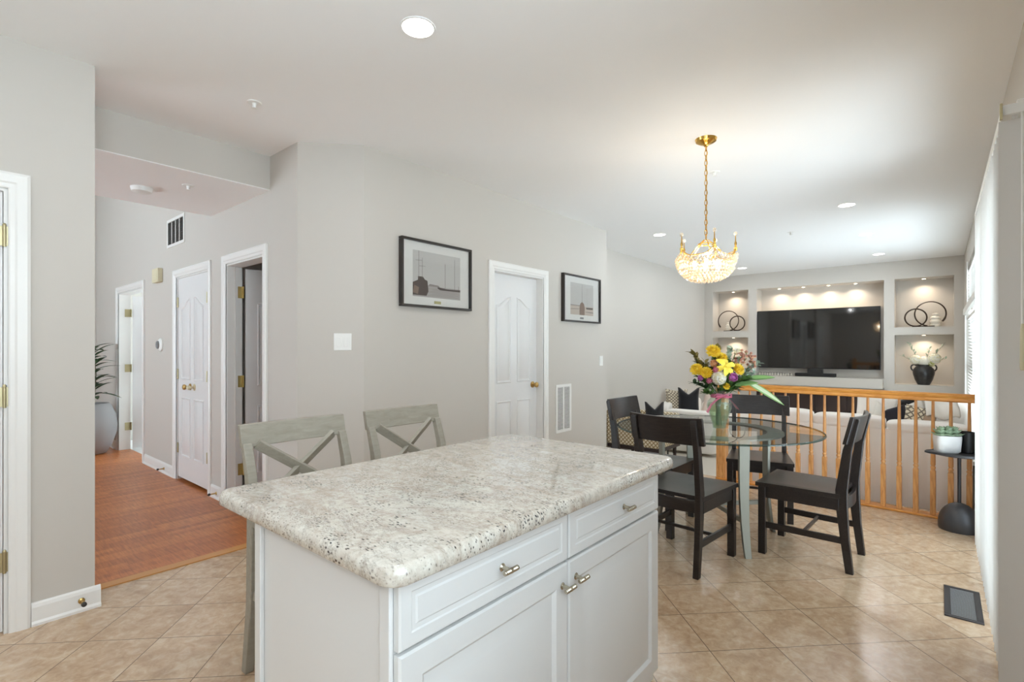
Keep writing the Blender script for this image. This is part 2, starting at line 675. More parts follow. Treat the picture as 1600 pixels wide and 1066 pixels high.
def thing(name, label, cat, loc=(0, 0, 0), rz=0.0, group=None):
    o = bpy.data.objects.new(name, None)
    COL.objects.link(o)
    o.location = loc
    o.rotation_euler = (0, 0, rz)
    o.empty_display_size = 0.1
    o['label'] = label
    o['category'] = cat
    if group:
        o['group'] = group
    return o


def tag(o, label, cat, group=None):
    o['label'] = label
    o['category'] = cat
    if group:
        o['group'] = group
    return o


def struct(o):
    o['kind'] = 'structure'
    return o


def sroot(name, loc=(0, 0, 0), rz=0.0):
    o = bpy.data.objects.new(name, None)
    COL.objects.link(o)
    o.location = loc
    o.rotation_euler = (0, 0, rz)
    o['kind'] = 'structure'
    return o


def dup(root, label, loc=None, rz=None):
    r = root.copy()
    COL.objects.link(r)
    if loc is not None:
        r.location = loc
    if rz is not None:
        r.rotation_euler = (0, 0, rz)
    r['label'] = label

    def kids(src, dst):
        for ch in list(src.children):
            c = ch.copy()
            COL.objects.link(c)
            c.parent = dst
            kids(ch, c)
    kids(root, r)
    return r


def light(name, typ, energy, color, loc, parent=None, size=0.1, rot=(0, 0, 0), shape='DISK', spread=None, soft=0.03):
    l = bpy.data.lights.new(name, typ)
    l.energy = energy
    l.color = color
    if typ == 'AREA':
        l.shape = shape
        l.size = size
        if spread:
            l.spread = R(spread)
    else:
        l.shadow_soft_size = soft
    o = bpy.data.objects.new(name, l)
    COL.objects.link(o)
    o.location = loc
    o.rotation_euler = rot
    if parent is not None:
        o.parent = parent
    return o


# ================================================================== SETTING
XL, XM, XLL, XR = -3.285, -3.11, -3.66, 0.28       # left wall, middle wall, living left wall, right wall
YH, YT = 1.728, 10.40                              # hall wall, television wall
LV = -0.36                                         # living room floor


def wbox(name, boxes, material='wall_grey'):
    b = MB()
    for q in boxes:
        b.box(*q)
    return struct(b.build(name, material, smooth=0))


# floors
wbox('floor', [(-3.5, 0.5, -3.0, 5.34, -0.36, 0.0)], 'tile')
wbox('floor_hall', [(-9.5, -3.5, -2.8, YH + 0.12, -0.2, 0.0)], 'wood_floor')
wbox('floor_living', [(-3.8, 0.5, 5.34, 10.9, LV - 0.1, LV)], 'carpet')
wbox('floor_step', [(XM, -1.75, 5.34, 5.62, LV, LV + 0.18)], 'carpet')
wbox('floor_bathroom', [(-9.0, -6.2, YH + 0.12, 4.4, -0.2, 0.0)], 'bathroom_tile')
wbox('floor_closet', [(-5.0, -3.5, YH + 0.12, 3.6, -0.2, 0.0)], 'wood_floor')
wbox('trim_1', [(-3.56, -3.49, 0.60, YH, 0.0, 0.006)], 'wood_strip')
# ceilings
wbox('ceiling', [(-3.83, 0.5, -3.0, 10.9, H, H + 0.12)], 'ceiling_white')
wbox('ceiling_soffit', [(-4.98, -3.83, -2.8, YH, 2.497, 2.502)], 'ceiling_white')
wbox('wall_soffit', [(-3.85, -3.83, -2.8, YH, 2.502, H + 0.1), (-4.98, -4.96, -2.8, YH, 2.502, 4.9)])
wbox('ceiling_foyer', [(-9.5, -4.9, -2.8, YH + 0.12, 4.9, 5.0)], 'ceiling_white')
# left wall with the door opening y -0.52 .. 0.285
wbox('wall_left', [(XL - 0.14, XL, 0.285, 0.60, 0, H), (XL - 0.14, XL, -3.0, -0.52, 0, H), (XL - 0.14, XL, -0.52, 0.285, 2.05, H)])
# hall wall with three openings
D0, D1, D2 = (-8.13, -7.06), (-5.90, -5.05), (-4.64, -3.94)
wbox('wall_hall', [
    (-9.5, D0[0], YH, YH + 0.12, 0, 4.9), (D0[0], D0[1], YH, YH + 0.12, 2.03, 4.9),
    (D0[1], D1[0], YH, YH + 0.12, 0, 4.9), (D1[0], D1[1], YH, YH + 0.12, 2.03, 4.9),
    (D1[1], -4.97, YH, YH + 0.12, 0, 4.9), (-4.97, D2[0], YH, YH + 0.12, 0, H),
    (D2[0], D2[1], YH, YH + 0.12, 2.03, H), (D2[1], -3.412, YH, YH + 0.12, 0, H)])
wbox('wall_foyer', [(-9.5, -9.38, -2.8, YH, 0, 4.9)])
# foyer front wall with an unseen window added to let daylight in
wbox('wall_front', [(-9.5, -7.9, -2.9, -2.78, 0, 4.9), (-5.2, -3.4, -2.9, -2.78, 0, 4.9), (-7.9, -5.2, -2.9, -2.78, 3.0, 4.9),
                    (-7.9, -5.2, -2.9, -2.78, 0, 0.1)])
# bathroom beyond the far door, lit by an added window; closet beyond the near one
wbox('wall_bathroom', [(-9.0, -8.9, 1.85, 4.4, 0, 2.6), (-6.3, -6.2, 1.85, 4.4, 0, 2.6), (-8.9, -6.3, 4.3, 4.4, 0, 0.2),
                       (-8.9, -6.3, 4.3, 4.4, 2.5, 2.6), (-9.0, -6.2, 1.85, 4.4, 2.6, 2.7)])
wbox('wall_closet', [(-5.0, -4.9, 1.85, 3.6, 0, 2.6), (-4.9, -3.5, 3.5, 3.6, 0, 2.6), (-3.5, -3.4, 1.85, 3.6, 0, 2.6),
                     (-5.0, -3.4, 1.85, 3.6, 2.6, 2.7)])
wbox('wall_cupboard_light_block', [(-6.15, -6.05, 1.85, 2.6, 0, 2.6), (-6.05, -5.0, 2.5, 2.6, 0, 2.6), (-6.15, -5.0, 1.85, 2.6, 2.6, 2.7), (-6.05, -5.0, 1.85, 2.5, -0.1, 0.0)])  # unseen box added behind door_2 to stop outside light leaking in
wbox('wall_storage_light_block', [(-3.9, -3.8, 3.62, 4.6, 0, 2.6), (-3.8, -3.23, 4.5, 4.6, 0, 2.6), (-3.8, -3.23, 3.2, 3.3, 0, 2.6), (-3.9, -3.8, 3.2, 3.62, 0, 2.6),  # unseen box added behind door_5 against light leaking round the slab
                      (-3.9, -3.23, 3.2, 4.6, 2.6, 2.7), (-3.9, -3.51, 3.2, 4.6, -0.1, 0.0)])
b = MB()
b.prism([(-3.412, 1.728), (-3.11, 2.06), (-3.23, 2.06), (-3.412, 1.848)], 0, H)
struct(b.build('wall_diagonal', 'wall_grey', smooth=0))
D4 = (3.42, 4.175)
wbox('wall_middle', [(XM - 0.12, XM, 2.06, D4[0], 0, H), (XM - 0.12, XM, D4[0], D4[1], 2.04, H), (XM - 0.12, XM, D4[1], 5.466, LV, H),
                     (XLL - 0.12, XM - 0.12, 5.346, 5.466, LV, H)])
wbox('wall_living_left', [(XLL - 0.12, XLL, 5.466, 10.9, LV, H)])
# television wall: piers, heads, shelves, backs
NL, NC, NR = (-3.50, -2.83), (-2.68, -0.715), (-0.575, 0.162)
ZT, ZS0, ZS1, ZB, ZC = 2.455, 1.54, 1.665, 0.735, 0.82
for q in (
    (XLL, NL[0], YT, YT + 0.36, LV, H), (NL[1], NC[0], YT, YT + 0.36, LV, H), (NC[1], NR[0], YT, YT + 0.36, LV, H),
    (NR[1], XR, YT, YT + 0.36, LV, H),
    (NL[0], NL[1], YT, YT + 0.36, ZT, H), (NC[0], NC[1], YT, YT + 0.36, ZT, H), (NR[0], NR[1], YT, YT + 0.36, ZT, H),
    (NL[0], NL[1], YT, YT + 0.36, ZS0, ZS1), (NR[0], NR[1], YT, YT + 0.36, ZS0, ZS1),
    (NL[0], NL[1], YT, YT + 0.36, LV, ZB), (NR[0], NR[1], YT, YT + 0.36, LV, ZB),
    (NC[0], NC[1], YT - 0.26, YT + 0.36, 0.66, ZC), (NC[0], NC[1], YT + 0.28, YT + 0.36, LV, 0.66), (NC[0], NC[1], YT + 0.145, YT + 0.36, ZC, 2.02),
    (XLL, XR, YT + 0.36, YT + 0.46, LV, H)):
    wbox('wall_television', [q])
# right wall: patio door, living room windows, kitchen window added out of view for daylight
PD = (2.86, 4.66)
LW = (6.55, 9.55)
KW = (-1.0, 0.95)
wbox('wall_right', [
    (XR, XR + 0.14, -3.0, KW[0], 0, H), (XR, XR + 0.14, KW[0], KW[1], 0, 0.9), (XR, XR + 0.14, KW[0], KW[1], 2.5, H),
    (XR, XR + 0.14, KW[1], PD[0], 0, H), (XR, XR + 0.14, PD[0], PD[1], 2.12, H),
    (XR, XR + 0.14, PD[1], LW[0], LV, H), (XR, XR + 0.14, LW[0], LW[1], LV, 0.25), (XR, XR + 0.14, LW[0], LW[1], 2.42, H),
    (XR, XR + 0.14, LW[1], 10.9, LV, H)])
# wall behind the camera, with an unseen window added to let daylight in
RW = (-0.55, 0.1)
wbox('wall_rear', [(-3.5, RW[0], -3.1, -2.98, 0, H), (RW[1], XR + 0.14, -3.1, -2.98, 0, H),
                   (RW[0], RW[1], -3.1, -2.98, 2.4, H), (RW[0], RW[1], -3.1, -2.98, 0, 0.9)])


# windows
def window(name, axis, a0, a1, c, z0, z1, nx=2, nz=2, blind=False):
    """axis 'y': lies in the plane x=c along y; axis 'x': plane y=c along x"""
    r = sroot(name)
    b = MB()

    def bb(p0, p1, q0, q1, d=0.03):
        if axis == 'y':
            b.box(c - d, c + d, p0, p1, q0, q1)
        else:
            b.box(p0, p1, c - d, c + d, q0, q1)
    f = 0.06
    bb(a0, a0 + f, z0, z1); bb(a1 - f, a1, z0, z1); bb(a0 + f, a1 - f, z0, z0 + f); bb(a0 + f, a1 - f, z1 - f, z1)
    for i in range(1, nx):
        x = a0 + (a1 - a0) * i / nx
        bb(x - 0.03, x + 0.03, z0 + f, z1 - f, 0.025)
    for i in range(1, nz):
        z = z0 + (z1 - z0) * i / nz
        bb(a0 + f, a1 - f, z - 0.025, z + 0.025, 0.02)
    b.build('window_frame', 'trim_white', r)
    gl = MB()
    if axis == 'y':
        gl.box(c - 0.004, c + 0.004, a0 + f, a1 - f, z0 + f, z1 - f)
    else:
        gl.box(a0 + f, a1 - f, c - 0.004, c + 0.004, z0 + f, z1 - f)
    gl.build('window_pane', 'window_glass', r)
    return r


window('window_1', 'y', PD[0], PD[1], XR + 0.10, 0.0, 2.12, 2, 1)
window('window_2', 'y', LW[0], LW[1], XR + 0.09, 0.25, 1.80, 3, 2)
window('window_3', 'y', LW[0], LW[1], XR + 0.09, 1.86, 2.42, 3, 1)
window('added_window_4', 'y', KW[0], KW[1], XR + 0.09, 0.9, 2.5, 3, 1)  # unseen, added beside the camera to daylight the kitchen
window('added_window_5', 'x', RW[0], RW[1], -3.04, 0.9, 2.4, 2, 2)  # unseen, added in the rear wall as a daylight source
window('added_window_6', 'x', -7.9, -5.2, -2.84, 0.1, 3.0, 3, 2)  # unseen, added to brighten the foyer and hall
window('added_window_7', 'x', -8.9, -6.3, 4.35, 0.2, 2.5, 2, 1)  # added at the back of the bathroom to brighten it
b = MB()
b.box(XR - 0.035, XR, LW[0] - 0.08, LW[1] + 0.08, 1.79, 1.87)
b.box(XR - 0.05, XR, LW[0] - 0.1, LW[1] + 0.1, 0.21, 0.25)
b.box(XR - 0.018, XR, LW[1], LW[1] + 0.08, 0.25, 1.79); b.box(XR - 0.018, XR, LW[0] - 0.08, LW[0], 0.25, 1.79)
b.box(XR - 0.012, XR, LW[1] - 0.5, LW[1] - 0.42, 1.87, 2.48)
struct(b.build('trim_2', 'trim_white', bevel=0.004))

# horizontal blinds hung inside the living room windows
for nm_, z0_, z1_, lab_ in (('window_blind', 0.27, 1.76, 'white horizontal blind in the tall living room window at right'), ('window_blind', 1.90, 2.39, 'white horizontal blind in the upper living room window at right')):
    r = thing(nm_, lab_, 'blind', (XR + 0.035, (LW[0] + LW[1]) / 2, z0_))
    hw_ = (LW[1] - LW[0]) / 2 - 0.03
    b = MB(); b.box(-0.02, 0.02, -hw_, hw_, z1_ - z0_ - 0.04, z1_ - z0_); b.build('head_rail', 'trim_white', r)
    b = MB()
    k_ = int((z1_ - z0_ - 0.05) / 0.042)
    for i in range(k_):
        zz_ = 0.02 + i * 0.042
        b.bar((0, -hw_, zz_), (0, hw_, zz_), 0.048, 0.002, (0.62, 0, 1))
    b.build('slats', 'trim_white', r, smooth=0)

# baseboards (profile in out/up), each along a segment
BP = [(0, 0), (0.022, 0), (0.022, 0.012), (0.014, 0.022), (0.013, 0.085), (0.009, 0.10), (0.004, 0.108), (0, 0.108)]


def baseboard(name, runs, z=0.0):
    b = MB()
    for (x0, y0), (x1, y1) in runs:                 # room lies on the left of the run
        d = Vector((x1 - x0, y1 - y0)).normalized()
        nrm = Vector((-d.y, d.x))
        loops = []
        for (px, py) in ((x0, y0), (x1, y1)):
            loops.append([(px + nrm.x * o, py + nrm.y * o, z + u) for o, u in BP])
        k = len(BP)
        vs = loops[0] + loops[1]
        fs = [tuple(range(k)), tuple(range(2 * k - 1, k - 1, -1))]
        fs += [(i, k + i, k + (i + 1) % k, (i + 1) % k) for i in range(k)]
        b.add(vs, fs)
    return struct(b.build(name, 'trim_white', smooth=0))


baseboard('baseboard_left', [((XL, 0.622), (XL, 0.362)), ((XL, -0.6), (XL, -2.98)), ((XL - 0.14, 0.60), (XL + 0.022, 0.60))][:2])
baseboard('baseboard_hall', [((-3.425, YH), (D2[1] + 0.08, YH)), ((D2[0] - 0.08, YH), (D1[1] + 0.08, YH)),
                             ((D1[0] - 0.08, YH), (D0[1] + 0.08, YH)), ((D0[0] - 0.08, YH), (-9.38, YH))])
baseboard('baseboard_diagonal', [((XM, 2.06), (-3.412, 1.728))])
baseboard('baseboard_middle', [((XM, D4[0] - 0.075), (XM, 2.06)), ((XM, 5.466), (XM, D4[1] + 0.075))])
baseboard('baseboard_foyer', [((-9.38, YH), (-9.38, -2.7))])
baseboard('baseboard_living', [((XLL, YT), (XLL, 5.466))], LV)


# doors ------------------------------------------------------------
def casing(b, w, h, cw=0.075):
    """door casing around an opening of width w, height h in local xz, front towards -y"""
    prof = [(0, -0.008), (0.006, -0.012), (0.022, -0.014), (0.03, -0.019), (cw - 0.012, -0.022), (cw, -0.016), (cw, 0.0)]
    path = [((0, 0), (-1, 0)), ((0, h), (-1, 1)), ((w, h), (1, 1)), ((w, 0), (1, 0))]
    loops = []
    for (px, pz), (dx, dz) in path:
        loops.append([(px + dx * o, y, pz + dz * o) for o, y in prof])
    k = len(prof)
    vs = [p for lp in loops for p in lp]
    fs = []
    for i in range(3):
        for j in range(k - 1):
            fs.append((i * k + j, i * k + j + 1, (i + 1) * k + j + 1, (i + 1) * k + j))
    return b.add(vs, fs)


def jamb(b, w, h, depth):
    b.box(0, 0.014, -0.002, depth, 0, h)
    b.box(w - 0.014, w, -0.002, depth, 0, h)
    b.box(0.014, w - 0.014, -0.002, depth, h - 0.014, h)
    return b


def slab_mesh(w, h, t=0.035):
    """four-panel moulded door with cathedral tops, front at y=0 facing -y"""
    b = MB()
    b.box(0, w, 0, t, 0, h)
    st = 0.11 * min(1, w / 0.75)
    mid = w / 2
    half = 0.05 * min(1, w / 0.75)
    rise = 0.09
    for x0, x1, left in ((st, mid - half, True), (mid + half, w - st, False)):
        zt = h - 0.30
        top = []
        for i in range(7):
            q = i / 6
            e = 0.5 - 0.5 * math.cos(PI * (q if left else 1 - q))
            top.append((x0 + (x1 - x0) * q, zt + rise * e))
        poly = [(x0, 0.98), (x1, 0.98)] + list(reversed(top))
        low = rect(x0, x1, 0.22, 0.80)
        for pl in (poly, low):
            b.panel(pl, ((0, 0, 0), (1, 0, 0), (0, 0, 1), (0, -1, 0)),
                    [(-0.004, 0.0), (0.002, 0.009), (0.008, 0.009), (0.015, 0.001), (0.022, 0.001), (0.034, 0.007)])
    return b


def knob_mesh(r=0.027):
    b = MB()
    b.at(rx=R(90))
    b.lathe([(0.032, 0.0), (0.032, 0.006), (0.012, 0.010), (0.010, 0.032), (r * 0.75, 0.038), (r, 0.05), (r * 0.9, 0.062), (r * 0.4, 0.068)], 20)
    return b


def hinge_mesh():
    b = MB()
    b.lathe([(0.007, -0.05), (0.007, 0.05)], 10)
    b.lathe([(0.008, 0.05), (0.004, 0.058)], 10)
    b.box(-0.028, 0.0, 0.001, 0.004, -0.045, 0.045)
    b.box(0.0, 0.028, 0.001, 0.004, -0.045, 0.045)
    return b


def make_door(name, loc, rz, w, h, depth, recess, knob_x, hinge_x, slab=True, hinges=(0.25, 1.06, 1.83), kz=0.945, hmat='brass', hy=-0.004):
    r = sroot(name, loc, rz)
    b = MB()
    casing(b, w, h)
    b.build('door_casing', 'trim_white', r, smooth=0)
    b = MB()
    jamb(b, w, h, depth)
    b.build('door_jamb', 'trim_white', r, smooth=0)
    if slab:
        s = slab_mesh(w - 0.034, h - 0.026).build('door_slab', 'door_white', r, smooth=30)
        s.location = (0.017, recess, 0.010)
        if knob_x is not None:
            k = knob_mesh().build('door_knob', 'brass', s)
            k.location = (knob_x, 0, kz)
    for z in hinges:
        hh = hinge_mesh().build('door_hinge', hmat, r)
        hh.location = (hinge_x, hy if slab else 0.05, z)
    return r


# door_1 left wall (front faces +x)
make_door('door_1', (XL, -0.52, 0), R(90), 0.805, 2.05, 0.14, 0.012, 0.07, 0.793, hmat='pale_brass', hinges=(0.33, 1.09, 1.83))
# door_2 closed hall closet pair
r = sroot('door_2', (D1[0], YH, 0))
b = MB(); casing(b, 0.85, 2.03); b.build('door_casing', 'trim_white', r, smooth=0)
b = MB(); jamb(b, 0.85, 2.03, 0.12); b.build('door_jamb', 'trim_white', r, smooth=0)
s = slab_mesh(0.80, 1.985).build('door_slab', 'door_white', r, smooth=30)
s.location = (0.025, 0.006, 0.03)
k = knob_mesh().build('door_knob', 'brass', s); k.location = (0.345, 0, 0.915)
k = knob_mesh(0.022).build('door_knob', 'plastic_cream', s); k.location = (0.455, 0, 0.915)
for hx in (0.03, 0.82):
    for z in (0.32, 1.06, 1.78):
        q = MB(); q.box(-0.011, 0.011, -0.006, 0.0, -0.05, 0.05); q.lathe([(0.006, -0.05), (0.006, 0.05)], 8, (0, -0.006))
        o = q.build('door_hinge', 'pale_brass', r, bevel=0.001); o.location = (hx, 0.004, z)
# door_3 open to the dark room: slab swung inwards, hinged on its left jamb
r = sroot('door_3', (D2[0], YH, 0))
b = MB(); casing(b, 0.70, 2.03); b.build('door_casing', 'trim_white', r, smooth=0)
b = MB(); jamb(b, 0.70, 2.03, 0.12); b.box(0.014, 0.024, 0.06, 0.075, 0, 2.016); b.box(0.676, 0.686, 0.06, 0.075, 0, 2.016)
b.build('door_jamb', 'trim_white', r, smooth=0)
s = slab_mesh(0.66, 1.99).build('door_slab', 'door_white', r, smooth=30)
s.location = (0.045, 0.135, 0.012); s.rotation_euler = (0, 0, R(76))
for z in (0.27, 1.03, 1.80):
    q = MB(); q.box(0.0, 0.003, 0.085, 0.121, -0.05, 0.05); q.box(0.003, 0.036, 0.118, 0.122, -0.05, 0.05)
    q.lathe([(0.007, -0.05), (0.007, 0.05)], 10, (0.006, 0.126))
    o = q.build('door_hinge', 'hinge_brass', r); o.location = (0.014, 0, z)
# door_4 far bathroom door, open
r = sroot('door_4', (D0[0], YH, 0))
b = MB(); casing(b, D0[1] - D0[0], 2.03); b.build('door_casing', 'trim_white', r, smooth=0)
b = MB(); jamb(b, D0[1] - D0[0], 2.03, 0.12); b.build('door_jamb', 'trim_white', r, smooth=0)
s = slab_mesh(0.9, 1.99).build('door_slab', 'door_white', r, smooth=30)
s.location = (0.05, 0.135, 0.012); s.rotation_euler = (0, 0, R(70))
for z in (0.30, 1.06, 1.78):
    q = MB(); q.box(0.0, 0.003, 0.06, 0.121, -0.05, 0.05); q.box(0.003, 0.05, 0.118, 0.122, -0.05, 0.05)
    q.lathe([(0.008, -0.05), (0.008, 0.05)], 10, (0.006, 0.126))
    o = q.build('door_hinge', 'pale_brass', r); o.location = (0.014, 0, z)
# door_5 middle wall (front faces +x), recessed
make_door('door_5', (XM, D4[0], 0), R(90), D4[1] - D4[0], 2.04, 0.12, 0.075, 0.655, 0.01, hinges=(), kz=0.938)

# ================================================================== FIXTURES
# recessed ceiling lamps
proto = thing('recessed_ceiling_light', 'large round recessed light in the ceiling above the kitchen island', 'ceiling light',
              (-1.786, 1.461, H), 0, 'round recessed ceiling lights')
b = MB(); b.lathe([(0.070, -0.004), (0.078, -0.004), (0.080, 0.0), (0.070, 0.0)], 40, cap=False)
b.build('trim_ring', 'ceiling_white', proto)
b = MB(); b.lathe([(0.02, -0.004), (0.069, -0.0035), (0.070, 0.0)], 40)
b.build('lens', 'can_lens', proto)
light('lamp_glow', 'AREA', CAN_W, (0.95, 0.975, 1.0), (0, 0, -0.012), proto, 0.15)
for lab, (x, y) in (('recessed ceiling light nearest the living room side wall beside the two framed pictures', (-2.70, 6.07)),
                    ('recessed ceiling light in the right row nearest the chandelier', (-0.713, 6.02)),
                    ('recessed ceiling light in the middle of the right hand row of three', (-0.713, 7.72)),
                    ('recessed ceiling light in the right row closest to the television wall', (-0.713, 9.45)),
                    ('recessed ceiling light just right of the chandelier above the left niche', (-2.69, 9.52)),
                    ):
    dup(proto, lab, (x, y, H))
dup(proto, 'recessed ceiling light in the left living room row hidden behind the chandelier', (-2.70, 7.75, H))


_dim = None
for o in COL.objects:
    if o.type == 'LIGHT' and o.data.type == 'AREA' and o.parent and o.parent.location.y > 5:
        if _dim is None:
            _dim = o.data.copy()
            _dim.energy = LIVING_CAN_W
        o.data = _dim


def added_kitchen_can(x, y):
    o = dup(proto, 'unseen recessed ceiling light added in the kitchen behind the viewer', (x, y, H))
    return o


for x, y in ((-0.9, -1.3), (-2.5, -1.3)):  # lamps added out of view behind the camera
    added_kitchen_can(x, y)

# sprinklers
sp = thing('ceiling_sprinkler', 'small sprinkler head on the kitchen ceiling near the soffit', 'sprinkler', (-3.06, 1.29, H), 0, 'small ceiling sprinkler heads')
b = MB(); b.lathe([(0.036, -0.005), (0.04, 0.0)], 24); b.build('escutcheon', 'plastic_white', sp)
b = MB(); b.lathe([(0.008, -0.03), (0.012, -0.005)], 10); b.bar((-0.013, 0, -0.03), (-0.013, 0, -0.006), 0.004, 0.004, (0, 1, 0))
b.bar((0.013, 0, -0.03), (0.013, 0, -0.006), 0.004, 0.004, (0, 1, 0)); b.lathe([(0.016, -0.034), (0.016, -0.031)], 14)
b.build('nozzle', 'plastic_white', sp)
dup(sp, 'small sprinkler head on the ceiling just behind the chandelier chain', (-1.40, 4.21, H))
dup(sp, 'small sprinkler head on the living room ceiling between the two lamp rows', (-1.405, 6.99, H))
dup(sp, 'small sprinkler head under the lowered hall soffit', (-4.166, 1.292, 2.497))
sd = thing('smoke_detector', 'round white smoke detector under the lowered hall soffit', 'smoke detector', (-4.49, 1.09, 2.497))
b = MB(); b.lathe([(0.052, -0.036), (0.064, -0.03), (0.068, -0.012), (0.07, 0.0)], 32); b.build('cover', 'plastic_white', sd)
b = MB(); b.lathe([(0.03, -0.041), (0.04, -0.036)], 24); b.build('sensor_cap', 'plastic_white', sd)


# wall grilles
def grille(name, label, loc, rz, w, h, cols, n, louvre, dark):
    r = thing(name, label, 'vent', loc, rz)
    b = MB()
    f = 0.03
    b.box(0, w, -0.008, 0, 0, f); b.box(0, w, -0.008, 0, h - f, h)
    b.box(0, f, -0.008, 0, f, h - f); b.box(w - f, w, -0.008, 0, f, h - f)
    cw = (w - 2 * f) / cols
    for i in range(1, cols):
        b.box(f + cw * i - 0.009, f + cw * i + 0.009, -0.007, 0, f, h - f)
    b.build('vent_frame', 'trim_white', r, bevel=0.002)
    b = MB(); b.box(f, w - f, -0.0015, 0, f, h - f); b.build('backing', dark, r)
    b = MB()
    for i in range(n):
        z = f + (h - 2 * f) * (i + 0.5) / n
        b.bar((f, -0.004, z), (w - f, -0.004, z), 0.006, (h - 2 * f) / n * 0.42, (0, 0.5, 1))
    b.build('louvres', louvre, r, smooth=0)
    return r


grille('wall_vent', 'tall white return air vent low on the wall right of the panelled door', (XM, 4.394, 0.415), R(90), 0.29, 0.515, 2, 34, 'trim_white', 'vent_dark')
grille('wall_vent', 'white air grille with dark slots high on the hall wall', (-6.184, YH, 2.36), 0, 0.52, 0.29, 4, 16, 'vent_dark', 'vent_dark')
r = thing('floor_register', 'dark metal floor register set in the tiles by the patio blinds', 'floor vent', (0.015, 3.275, 0), 0)
b = MB(); w_, l_ = 0.145, 0.42
b.box(0, w_, 0, 0.028, 0, 0.005); b.box(0, w_, l_ - 0.028, l_, 0, 0.005); b.box(0, 0.026, 0.028, l_ - 0.028, 0, 0.005); b.box(w_ - 0.026, w_, 0.028, l_ - 0.028, 0, 0.005)
b.build('register_frame', 'dark_metal', r, bevel=0.0015)
b = MB(); b.box(0.026, w_ - 0.026, 0.028, l_ - 0.028, 0.0002, 0.0015); b.build('backing', 'void_dark', r)
b = MB()
for i in range(22):
    y = 0.036 + i * (l_ - 0.072) / 21
    b.bar((0.026, y, 0.003), (w_ - 0.026, y, 0.003), 0.007, 0.002)
b.build('louvres', 'plastic_grey', r, smooth=0)

# switches and small wall devices
d = Vector((-3.11 + 3.412, 2.06 - 1.728)).normalized()
ang = math.atan2(d.y, d.x)
r = thing('light_switch_plate', 'white two gang switch plate on the angled wall beside the bar stool', 'light switch', (-3.207, 1.953, 1.36), ang)
b = MB(); b.box(-0.060, 0.060, -0.005, 0, -0.06, 0.06); b.build('plate', 'plastic_white', r, bevel=0.003)
for x in (-0.025, 0.025):
    b = MB(); b.box(x - 0.016, x + 0.016, -0.008, -0.004, -0.034, 0.034); b.build('rocker', 'plastic_white', r, bevel=0.002)
r = thing('light_switch_plate', 'white single switch plate on the wall beneath the right picture', 'light switch', (XM, 5.334, 1.17), R(90))
b = MB(); b.box(-0.04, 0.04, -0.005, 0, -0.06, 0.06); b.build('plate', 'plastic_white', r, bevel=0.003)
b = MB(); b.box(-0.017, 0.017, -0.008, -0.004, -0.034, 0.034); b.build('rocker', 'plastic_white', r, bevel=0.002)
r = thing('door_chime', 'small cream door chime box high on the hall wall', 'door chime', (-6.44, YH, 2.10), 0)
b = MB(); b.box(-0.10, 0.10, -0.05, 0, -0.075, 0.075); b.build('chime_cover', 'plastic_cream', r, bevel=0.008)
b = MB(); b.box(-0.07, 0.07, -0.053, -0.049, -0.055, 0.055); b.build('front_panel', 'plastic_cream', r, bevel=0.002)
r = thing('wall_sensor', 'small round white and grey device on the hall wall at chest height', 'wall sensor', (-6.39, YH, 1.355), 0)
b = MB(); b.at(rx=R(90)); b.lathe([(0.07, 0), (0.07, 0.012), (0.05, 0.03), (0.03, 0.034)], 28); b.build('housing', 'plastic_white', r)
b = MB(); b.at((0, -0.03, 0), rx=R(90)); b.lathe([(0.045, 0), (0.04, 0.014), (0.02, 0.02)], 24); b.build('dial', 'plastic_grey', r)


def doorstop(label, loc, rz):
    r = thing('door_stop', label, 'door stop', loc, rz, 'spring door stops on baseboards')
    b = MB(); b.at(rx=R(90)); b.lathe([(0.014, 0), (0.014, 0.004), (0.006, 0.008), (0.006, 0.05)], 12); b.build('spring', 'brass', r)
    b = MB(); b.at(rx=R(90)); b.lathe([(0.010, 0.05), (0.011, 0.054), (0.011, 0.064), (0.006, 0.068)], 12); b.build('tip', 'rubber', r)


doorstop('brass door stop on the white baseboard beside the left door', (XL + 0.0135, 0.545, 0.055), R(90))
doorstop('door stop on the hall baseboard left of the closed panelled doors', (-6.25, YH - 0.0135, 0.05), 0)
doorstop('door stop on the short hall baseboard between the two hall doors', (-4.83, YH - 0.0135, 0.05), 0)


